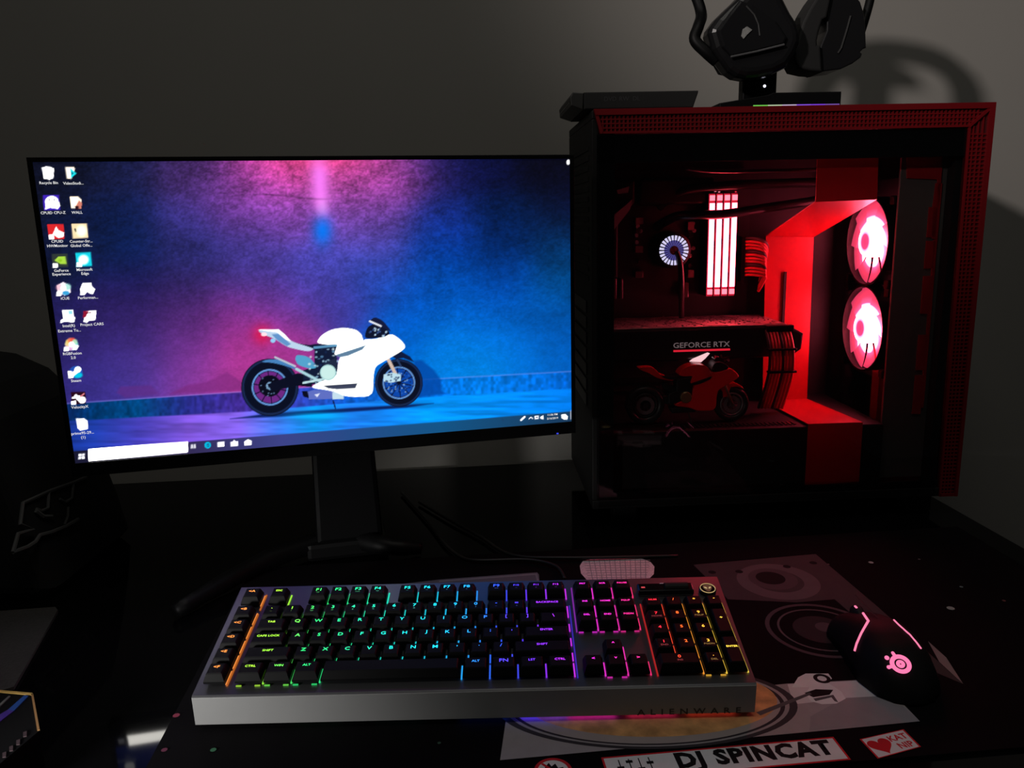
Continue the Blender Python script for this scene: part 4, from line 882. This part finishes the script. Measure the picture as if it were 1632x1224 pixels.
# ------------------------------------------------------------------ keyboard
KB = thing('keyboard', 'grey mechanical keyboard with rainbow lit black keys', 'keyboard', (-0.2697, 0.5900, MATZ + .0009))
KA = R2(10.5); KW = .4655; KD = .1450
kb0 = .033 - MATZ; kb1 = kb0 + KD * math.sin(KA); ky1 = KD * math.cos(KA)
PLATE = mat('keyboard_grey', (0.17, 0.17, 0.185), 0.40, metal=0.92, noise=0.04, nscale=40)
g = MB()
sec = lambda x, dx: [g.bm.verts.new((x + dx * .35, 0.001, 0.0035)), g.bm.verts.new((x, 0, kb0 - .001)), g.bm.verts.new((x, .001, kb0)), g.bm.verts.new((x - dx * .6, ky1, kb1)), g.bm.verts.new((x - dx * .6, ky1 + .001, kb1 - .003)), g.bm.verts.new((x - dx * .3, ky1 - .004, .0035))]
a = sec(0, .005); b_ = sec(KW, -.005)
g.bm.faces.new(a); g.bm.faces.new(b_[::-1])
for i in range(6): g.bm.faces.new((a[i], b_[i], b_[(i + 1) % 6], a[(i + 1) % 6]))
case = g.build('case', PLATE, KB)
MB().prism([(.0008, .0040), (KW - .0008, .0040), (KW - .0001, kb0 - .0012), (.0001, kb0 - .0012)], -.0012, .0004, .0004).build('front_panel', mat('keyboard_front_silver', (0.30, 0.30, 0.30), 0.5, metal=0.15, noise=0.04, nscale=40), KB)
KM = T((0, 0, kb0)) @ RX(KA)                              # keyboard deck frame: x along, y up the slope, z off the deck
def deck(name, b0, m_, parent=None, label=None, smooth=False, kind=None):
    o = b0.build(name, m_, parent or KB, smooth, label, kind)
    if parent is None: o.matrix_local = KM
    return o
def hue(x):
    xs = [0, 26, 34, 60, 82, 120, 165, 200, 228, 250, 275, 300, 330, 360, 385, 398, 414, 425, 440, 465]
    cs = [(1, .24, .03), (1, .24, .03), (.55, .85, .04), (.28, .95, .05), (.03, .9, .16), (.02, .92, .38), (.01, .80, .72), (.01, .62, 1), (.02, .35, 1), (.03, .10, 1), (.10, .04, 1), (.38, .03, 1), (.85, .03, .80), (.95, .03, .50), (1, .03, .12), (1, .02, .03), (1, .12, .02), (1, .35, .03), (1, .62, .06), (.90, .70, .08)]
    cs = np.array(cs); return tuple(float(np.interp(x, xs, cs[:, i])) for i in range(3))
KEYM = mat('key_black', (0.004, 0.004, 0.0045), 0.55, spec=0.14)
_kmesh = {}
def key_mesh(w_, d_):
    k = (round(w_, 4), round(d_, 4))
    if k in _kmesh: return _kmesh[k]
    s_ = MB(); hw, hd = w_ / 2, d_ / 2; lv = [(0.0025, 1, 0), (.0045, .3, 0), (.0100, -2.1, .0008), (.0108, -2.9, .0008)]
    prev = None
    for z, ex, sh in lv:
        e = ex * .001 if ex < 0 else 0
        cur = [s_.bm.verts.new((sx * (hw + e), sy * (hd + e) + sh, z)) for sx, sy in ((-1, -1), (1, -1), (1, 1), (-1, 1))]
        if prev:
            for i in range(4): s_.bm.faces.new((prev[i], prev[(i + 1) % 4], cur[(i + 1) % 4], cur[i]))
        else: s_.bm.faces.new(cur[::-1])
        prev = cur
    s_.bm.faces.new(prev)
    me = s_.mesh('key'); me.materials.append(KEYM); _kmesh[k] = me
    return me
_gl = {}
def gl_mat(col, st, tag):
    k = tag + '_%d_%d_%d' % tuple(int(c * 20) for c in col)
    return glow('key_' + k, col, st)
def key(x, y, w_=17.0, d_=17.0, leg='', hgt=4.4, sub=None, light=True, lcol=None, front=False, short=False):
    x, y, w_, d_ = x / 1000, y / 1000, w_ / 1000, d_ / 1000
    o = link(bpy.data.objects.new('key', key_mesh(w_, d_)), KB); o.matrix_local = KM @ T((x, y, 0))
    col = lcol or hue(x * 1000)
    if leg:
        me = text_mesh(leg, hgt / 1000, .00002, .00003, 1.25 if len(leg) < 3 else 1.15)
        t_ = text('legend', leg, hgt / 1000, gl_mat(col, 2.0, 'legend'), o, T((0, .0026 if d_ < .02 else .004, .01086)), .00002, .00003, 1.25 if len(leg) < 3 else 1.12)
        ext = max((v.co.x for v in t_.data.vertices), default=0)
        if ext > w_ / 2 - .003: t_.scale = ((w_ / 2 - .003) / ext, 1, 1)
    if sub:
        text('sub_legend', sub, .0028, gl_mat(tuple(c * .35 + .05 for c in col), .8, 'sub'), o, T((0, -.0016, .01086)), .00002, 0, 1.2)
    if light:
        c2 = lcol or hue((x + w_ / 2) * 1000 + 1)
        MB().box(w_ / 2 + .0004, w_ / 2 + .0016, -d_ * .46, d_ * (.10 if short else .46), .0002, .0012).build('key_light', gl_mat(c2, .9, 'light'), o)
    if front:
        for dx in np.linspace(-w_ * .36, w_ * .36, max(2, int(w_ / .009))):
            MB().box(dx - .0022, dx + .0022, -d_ / 2 - .0016, -d_ / 2 - .0004, .0002, .0010).build('key_light', gl_mat(col, .55, 'front'), o)
    return o
YR = [19.2, 38.1, 57.0, 76.0, 95.2, 121.8]; U0, X0 = 19.0, 31.8
def row(keys, y, u=0.0, **kw):
    for it in keys:
        leg, wd, sub = (it + (None,) * 3)[:3] if isinstance(it, tuple) else (it, 1, None)
        wd = wd or 1
        if leg is not None: key(X0 + (u + wd / 2) * U0, y, wd * U0 - 2.0, 17.0, leg, 3.4 if len(leg) > 2 else 5.4, sub, **kw)
        u += wd
for k, s_ in enumerate('FEDCBA'): key(15.2, YR[k], 17.5, 17.0, '<' + s_, 4.2, lcol=(1, .30, .05))
row([('ESC', 1)], YR[5]); row([('F1', 1, 'cp'), 'F2', ('F3', 1, 'cut'), ('F4', 1, 'cp')], YR[5], 2); row([('F5', 1, '--'), ('F6', 1, '--'), ('F7', 1, '^'), ('F8', 1, '^')], YR[5], 6.5); row([('F9', 1, '=='), ('F10', 1, '--'), ('F11', 1, '*'), ('F12', 1, '--')], YR[5], 11)
row([('`', 1, '~'), ('1', 1, '!'), ('2', 1, '@'), ('3', 1, '#'), ('4', 1, '$'), ('5', 1, '%'), ('6', 1, '^'), ('7', 1, '&'), ('8', 1, '*'), ('9', 1, '('), ('0', 1, ')'), ('-', 1, '_'), ('=', 1, '+'), ('BACKSPACE', 2)], YR[4])
row([('TAB', 1.5)] + list('QWERTYUIOP') + ['[', ']', ('\\', 1.5)], YR[3], short=True); row([('CAPS LOCK', 1.75)] + list('ASDFGHJKL') + [';', "'", ('ENTER', 2.25)], YR[2], short=True); row([('SHIFT', 2.25)] + list('ZXCVBNM') + [',', '.', '/', ('SHIFT', 2.75)], YR[1], short=True)
row([('CTRL', 1.25), ('WIN', 1.25), ('ALT', 1.25)], YR[0], front=True); row([('', 6.25)], YR[0], 3.75); row([('ALT', 1.25), ('FN', 1.25), ('LST', 1.25), ('CTRL', 1.25)], YR[0], 10)
NV = [333.0, 352.0, 371.0]
for i, L in enumerate((('PRT', 'SCR', 'PAUSE'), ('INS', 'HOME', 'PGUP'), ('DEL', 'END', 'PGDN'))):
    for x, s_ in zip(NV, L): key(x, YR[5 - i], 17, 17, s_, 3.0, front=(i == 2))
key(352, YR[1], 17, 17, '^', 4.6); key(333, YR[0], 17, 17, '<', 4.4); key(352, YR[0], 17, 17, 'v', 4.2, front=True); key(371, YR[0], 17, 17, '>', 4.4)
NP = [396.0, 415.2, 434.4, 453.0]
for y, L in ((4, ('NUM', '/', '*', '-')), (3, '789'), (2, '456'), (1, '123')):
    for x, s_ in zip(NP, L): key(x, YR[y], 17 if x < 450 else 16, 17, s_, 3.0 if len(s_) > 2 else 4.6, sub={'7': 'HOME', '9': 'PGUP', '1': 'END', '3': 'PGDN'}.get(s_))
key(453, (YR[3] + YR[2]) / 2, 16, 36, '+', 4.6); key(453, (YR[1] + YR[0]) / 2, 16, 36, 'ENTER', 3.0); key(405.6, YR[0], 36, 17, '0', 4.6, sub='INS'); key(434.4, YR[0], 17, 17, '.', 5.0, sub='DEL', front=True)
# long light guides beside the key blocks
for x, y0, y1 in ((25.9, 10, 102), (25.9, 108, 131)):
    deck('light_guide', MB().box(x / 1000 - .0007, x / 1000 + .0007, y0 / 1000, y1 / 1000, .0002, .0012), gl_mat(hue(x), .42, 'guide'))
for x, y0, y1, c_ in ((319.0, 10, 104, (.10, .04, 1)), (323.0, 67, 131, (.5, .04, .8)), (386, 10, 104, (1, .03, .03))):
    deck('light_guide', MB().box(x / 1000 - .0006, x / 1000 + .0006, y0 / 1000, y1 / 1000, .0002, .0012), gl_mat(c_, .38, 'guide2'))
# media bar, roller, emblem, indicator
deck('media_bar', MB().box(.386, .4395, .116, .1285, 0, .0065, .0015), BLACKG)
deck('volume_roller', MB().tube([(.412, .1222, .0062), (.434, .1222, .0062)], .0042, 16), RUBBER)
deck('media_button', MB().box(.3895, .393, .121, .1225, .0064, .0068), glow('media_red', (1, .10, .12), .7))
deck('indicator_light', MB().box(.410, .4135, .1335, .1355, .0002, .0006), glow('kb_white', (.85, .85, 1.0), 1.6), label='small white indicator light')
emc = T((.4535, .1215, 0))
em = deck('emblem_button', MB().lathe([(.0001, .004), (.0072, .004), (.0082, .003), (.0082, 0), (.0001, 0)], 28, 'Z', emc), BLACKG, label='round button with a lit ring and head emblem')
MB().ring_lathe([(.0068, .0040), (.0074, .0040), (.0074, .0046), (.0068, .0046)], 32, 'Z', emc).build('lit_ring', glow('emblem_amber', (1.0, .70, .30), .40), em)
MB().slab([(.4535 + x, .1215 + y) for x, y in ((-.0042, .003), (-.003, .0048), (0, .0054), (.003, .0048), (.0042, .003), (.004, 0), (.0018, -.0038), (0, -.005), (-.0018, -.0038), (-.004, 0))], .0040, .0044).build('head_emblem', glow('emblem_dim', (.45, .22, .12), .16), em)
for s_ in (-1, 1): MB().slab([(.4535 + s_ * x, .1215 + y) for x, y in ((.0006, -.0008), (.0014, .0012), (.0034, .0018), (.003, .0002), (.0016, -.001))], .0044, .0047).build('emblem_eye', glow('emblem_eye', (1.0, .75, .35), .5), em)
tw_ = max(v.co.x for v in text_mesh('ALIENWARE', .0075, 0, .0001, 1, 1.9).vertices) * 2
nL = on_plane((1015, 1135), (0, .59, 0), np.array([0, 1., 0])); nR = on_plane((1180, 1132), (0, .59, 0), np.array([0, 1., 0]))
text('brand_lettering', 'ALIENWARE', .0075, mat('engraved_dark', (0.035, 0.035, 0.035), 0.5), KB, T(((nL[0] + nR[0]) / 2 + .2697, -.0014, (nL[2] + nR[2]) / 2 - MATZ)) @ RX(math.pi / 2), 0, .0001, (nR[0] - nL[0]) / tw_, 1.9, label='dark spaced ALIENWARE lettering on the front')
ug = [(.10, (.02, .5, .14), .12), (.17, (.01, .35, .25), .10), (.24, (.02, .10, .9), .30), (.29, (.10, .05, 1), .55), (.33, (.5, .03, .9), .30), (.38, (.8, .05, .4), .18), (.43, (.9, .12, .12), .12)]  # emitters added for the coloured spill on the mat, not part of the keyboard
for x, c_, s_ in ug:
    MB().box(x - .02, x + .02, .0030, .0060, .0024, .0034).build('underglow_light', glow('underglow_%d' % int(x * 1000), c_, s_ * 5), KB)
for x, y in ((.03, .10), (.40, .10), (.03, .012), (.40, .012)): MB().box(x, x + .03, y, y + .02, 0, .0038, .001).build('foot', RUBBER, KB)

# ------------------------------------------------------------------ mouse
MS = thing('mouse', 'black gaming mouse with pink light strips and round logo', 'mouse', (.335, .662, MATZ + .0012), R2(1))
def ms_pt(s, a, off=0.0):
    """s 0 tail .. 1 nose, a 0 right side .. pi left side"""
    yy = -.064 + .128 * s
    wd = np.interp(s, [0, .04, .12, .3, .5, .7, .9, .97, 1], [.004, .017, .0275, .0345, .0330, .0305, .0315, .029, .022])
    ht = np.interp(s, [0, .04, .12, .25, .42, .6, .8, .95, 1], [.003, .014, .0255, .0355, .0410, .0385, .0300, .0215, .012])
    c, sn = math.cos(a), math.sin(a); e = .62
    x = wd * math.copysign(abs(c) ** e, c); z = ht * abs(sn) ** .75
    x *= 1 - .12 * min(1, z / .03) * (1 if s > .2 else .5)
    v = Vector((x + .0025 * (s - .5), yy, z)); n = Vector((c, 0, sn + .15)); n.normalize()
    return v + n * off
g = MB(); prev = None
sv = [0, .02, .04, .08, .12, .18, .24, .3, .36, .42, .5, .58, .66, .74, .82, .9, .95, .98, 1.0]
for s_ in sv:
    cur = [g.bm.verts.new(ms_pt(s_, math.pi * j / 24)) for j in range(25)]
    if prev:
        for j in range(24): g.bm.faces.new((prev[j], prev[j + 1], cur[j + 1], cur[j]))
        g.bm.faces.new((prev[0], cur[0], cur[24], prev[24]))
    else: g.bm.faces.new(cur[::-1])
    prev = cur
g.bm.faces.new(prev)
body = g.build('mouse_body', mat('mouse_black', (0.005, 0.005, 0.0055), 0.65, spec=0.2), MS, True)
PINK = glow('mouse_pink', (1.0, .20, .36), 1.25)
from mathutils.bvhtree import BVHTree
bpy.context.view_layer.update()
msw = MS.matrix_world.copy(); msi = msw.inverted()
bvh = BVHTree.FromPolygons([v.co.copy() for v in body.data.vertices], [tuple(p.vertices) for p in body.data.polygons])
def ms_hit(p):
    o_ = msi @ Vector(ORI); d_ = (msi.to_3x3() @ Vector(ray(p))).normalized()
    h_, n_, _, _ = bvh.ray_cast(o_, d_); return (h_, n_) if h_ is not None else (None, None)
def strip(pxs, r=.0009):
    P = []
    for k in range(len(pxs) - 1):
        for t in np.linspace(0, 1, 7)[:-1]:
            h_, n_ = ms_hit((pxs[k][0] + (pxs[k + 1][0] - pxs[k][0]) * t, pxs[k][1] + (pxs[k + 1][1] - pxs[k][1]) * t))
            if h_ is not None: P.append(h_ + n_ * .0002)
    if len(P) > 2:
        g = MB(); g.tube(P, r, 6); g.build('light_strip', PINK, MS, True, label='glowing pink light strip')
strip([(1375, 977), (1384, 990), (1373, 1010), (1366, 1026), (1362, 1040)], .0012); strip([(1417, 981), (1432, 996), (1450, 1012), (1461, 1025), (1469, 1036)], .0008)
MB().box(-.0006, .0006, .010, .062, 0, .0004, mtx=T((0, 0, 0))).build('button_split', RUBBER, body).location = (0, 0, .0375)
wl = MB().lathe([(.0001, -.0035), (.0100, -.0035), (.0108, -.002), (.0108, .002), (.0100, .0035), (.0001, .0035)], 24, 'X').build('scroll_wheel', RUBBER, MS, True); wl.location = (-.003, .049, .0215)
MB().box(-.0036, -.0016, -.0030, .0012, .0100, .0112, .0004).build('wheel_light', PINK, wl)
# round logo on the hump, laid on the surface normal
lg0, e3 = ms_hit((1435, 1059)); e2 = Vector((0, 1, 0)); e1 = e2.cross(e3).normalized(); e2 = e3.cross(e1)
LMx = Matrix(((e1.x, e2.x, e3.x, lg0.x), (e1.y, e2.y, e3.y, lg0.y), (e1.z, e2.z, e3.z, lg0.z), (0, 0, 0, 1))) @ T((0, 0, .0006))
g = MB()
g.ring_lathe([(.0050, 0), (.0086, 0), (.0086, .0005), (.0050, .0005)], 36, 'Z'); g.ring_lathe([(.0007, 0), (.0036, 0), (.0036, .0005), (.0007, .0005)], 28, 'Z')
for a_, r_, q in ((2.45, .0026, .0112), (1.75, .0018, .0108), (3.25, .0022, .0108)):
    g.lathe([(.0001, 0), (r_ * .75, 0), (r_ * .75, .0005), (.0001, .0005)], 14, 'Z', T((q * math.cos(a_), q * math.sin(a_), 0)))
    if a_ != 2.45: g.slab([((.0075) * math.cos(a_) - s_ * .0015 * math.sin(a_), .0075 * math.sin(a_) + s_ * .0015 * math.cos(a_)) for s_ in (-1, 1)] + [(q * math.cos(a_) - s_ * .0013 * math.sin(a_), q * math.sin(a_) + s_ * .0013 * math.cos(a_)) for s_ in (1, -1)], 0, .0005)
lgo = g.build('logo', glow('mouse_logo_pink', (1.0, .20, .42), 1.1), MS, label='glowing pink round logo'); lgo.matrix_local = LMx

# ------------------------------------------------------------------ things at the left
bag = thing('bag', 'black round-shouldered bag with pale outlined SS lettering left of the monitor', 'bag', (-.66, .93, .0005))
prof = [(-.20, 0), (.125, 0), (.137, .012), (.128, .06), (.108, .140), (.088, .205), (.06, .236), (.02, .256), (-.03, .264), (-.10, .260), (-.17, .22), (-.2, .1)]
body = MB().prism(prof, -.10, .10, .018, 4).build('bag_body', mat('bag_black_cloth', (0.003, 0.003, 0.0035), 0.9, noise=.3, nscale=250), bag)
# lettering lies on the sloping right side
sa = np.array([-.66 + .1295, .93, .06]); sb = np.array([-.66 + .105, .93, .142]); sn_ = np.cross(np.array([0, 1., 0]), sb - sa); sn_ /= np.linalg.norm(sn_)
if sn_[0] < 0: sn_ = -sn_
def bag_pt(p): q = on_plane(p, sa + sn_ * .003, sn_) - np.array([-.66, .93, .0005]); return Vector(q)
BL = mat('bag_print_pale', (0.09, 0.09, 0.09), 0.8)
Zq = lambda L: [(x / 6.8, 720 + y / 6.8) for x, y in L]
def stroke(L, wd=.0022):
    P = [bag_pt(p) for p in Zq(L)]; s_ = MB()
    s_.tube(P, wd, 6); return s_.build('outlined_lettering', BL, bag)
stroke([(140, 1090), (195, 890), (360, 840), (220, 785), (250, 555), (535, 425), (800, 330), (930, 275)]); stroke([(140, 1090), (300, 1030), (385, 975), (430, 905), (560, 870), (710, 810), (850, 730)])
stroke([(530, 440), (520, 610), (450, 640), (395, 620)], .0018); stroke([(795, 350), (780, 500), (710, 545), (650, 510)], .0016); stroke([(740, 600), (735, 700), (700, 790)], .0014); stroke([(390, 640), (470, 700), (560, 700)], .0024)
# dark grey pad on the desk in front of the bag
q = [on_z(p, 0.004) for p in ((-60, 978), (88, 967), (92, 972), (22, 1094), (-60, 1120))]
pad = MB().slab([(v[0], v[1]) for v in q], .0005, .004).build('felt_pad', mat('pad_grey_felt', (0.05, 0.048, 0.046), 0.95, noise=.35, nscale=350, bump=.4))
pad['label'] = 'dark grey woven pad on the desk below the black bag'; pad['category'] = 'pad'
# box with yellow edges
bxz = .030
q = [on_z(p, bxz) for p in ((-70, 1093), (52, 1106), (62, 1165), (-40, 1250))]
bx = thing('product_box', 'black box with yellow edges and a blue stripe at the lower left', 'box', (float(q[1][0]), float(q[1][1]), .0005))
loc = [(v[0] - q[1][0], v[1] - q[1][1]) for v in q]
MB().slab(loc, 0, bxz - .0006).build('box_body', mat('box_black_card', (0.004, 0.004, 0.0045), 0.8, spec=0.08), bx)
YE = mat('box_yellow_edge', (0.60, 0.38, 0.10), 0.55); BB = mat('box_blue_print', (0.015, 0.07, 0.30), 0.5); BV = mat('box_violet_print', (0.05, 0.02, 0.22), 0.5); BWt = mat('box_pale_print', (0.12, 0.12, 0.11), 0.6)
def bq(L, name, m_, z=bxz):
    P = [on_z(p, z) for p in L]; return MB().slab([(v[0] - q[1][0], v[1] - q[1][1]) for v in P], z - .0006, z + .0002).build(name, m_, bx)
bq([(-60, 1095.5), (52, 1105.4), (52.5, 1108.6), (-60, 1098.5)], 'yellow_edge', YE); bq([(49.5, 1106), (53, 1106.5), (63.5, 1164), (59.5, 1165)], 'yellow_edge', mat('box_orange_edge', (0.36, 0.19, 0.07), 0.55))
bq([(39, 1109), (45.5, 1110), (22, 1134), (13, 1132)], 'blue_stripe', BB); bq([(13, 1132), (22, 1134), (-8, 1157), (-14, 1148)], 'violet_stripe', BV); bq([(14, 1110), (17, 1110.5), (-2, 1129), (-4, 1126)], 'pale_stripe', BWt)
for k, p in enumerate(((40, 1171), (29, 1184), (18, 1194), (7, 1204))): bq([(p[0] - 3, p[1] - 3), (p[0] + 3, p[1] - 5), (p[0] + 2.5, p[1] + 3), (p[0] - 3, p[1] + 4)], 'printed_mark', mat('box_mark', (0.05, 0.03, 0.035), 0.6))

# ------------------------------------------------------------------ cords behind the keyboard
CORD = mat('cord_black', (0.016, 0.015, 0.014), 0.5)
def cord(par, pxs, label, r=.0020, z=.0040):
    P = [tuple(on_z(p, z if p[1] < 889 else z + MATZ)) for p in pxs]
    o = MB().tube(smooth_path(P, 8), r, 8).build('cord', CORD, par, True, label); bpy.context.view_layer.update(); o.matrix_parent_inverse = par.matrix_world.inverted(); return o
cord(KB, [(640, 785), (682, 832), (708, 866), (732, 886), (760, 893), (840, 892), (885, 902), (900, 922)], 'thin black cord')
cord(MS, [(668, 800), (715, 828), (765, 855), (815, 884), (900, 889), (1080, 886)], 'thin black cord', z=.0042)
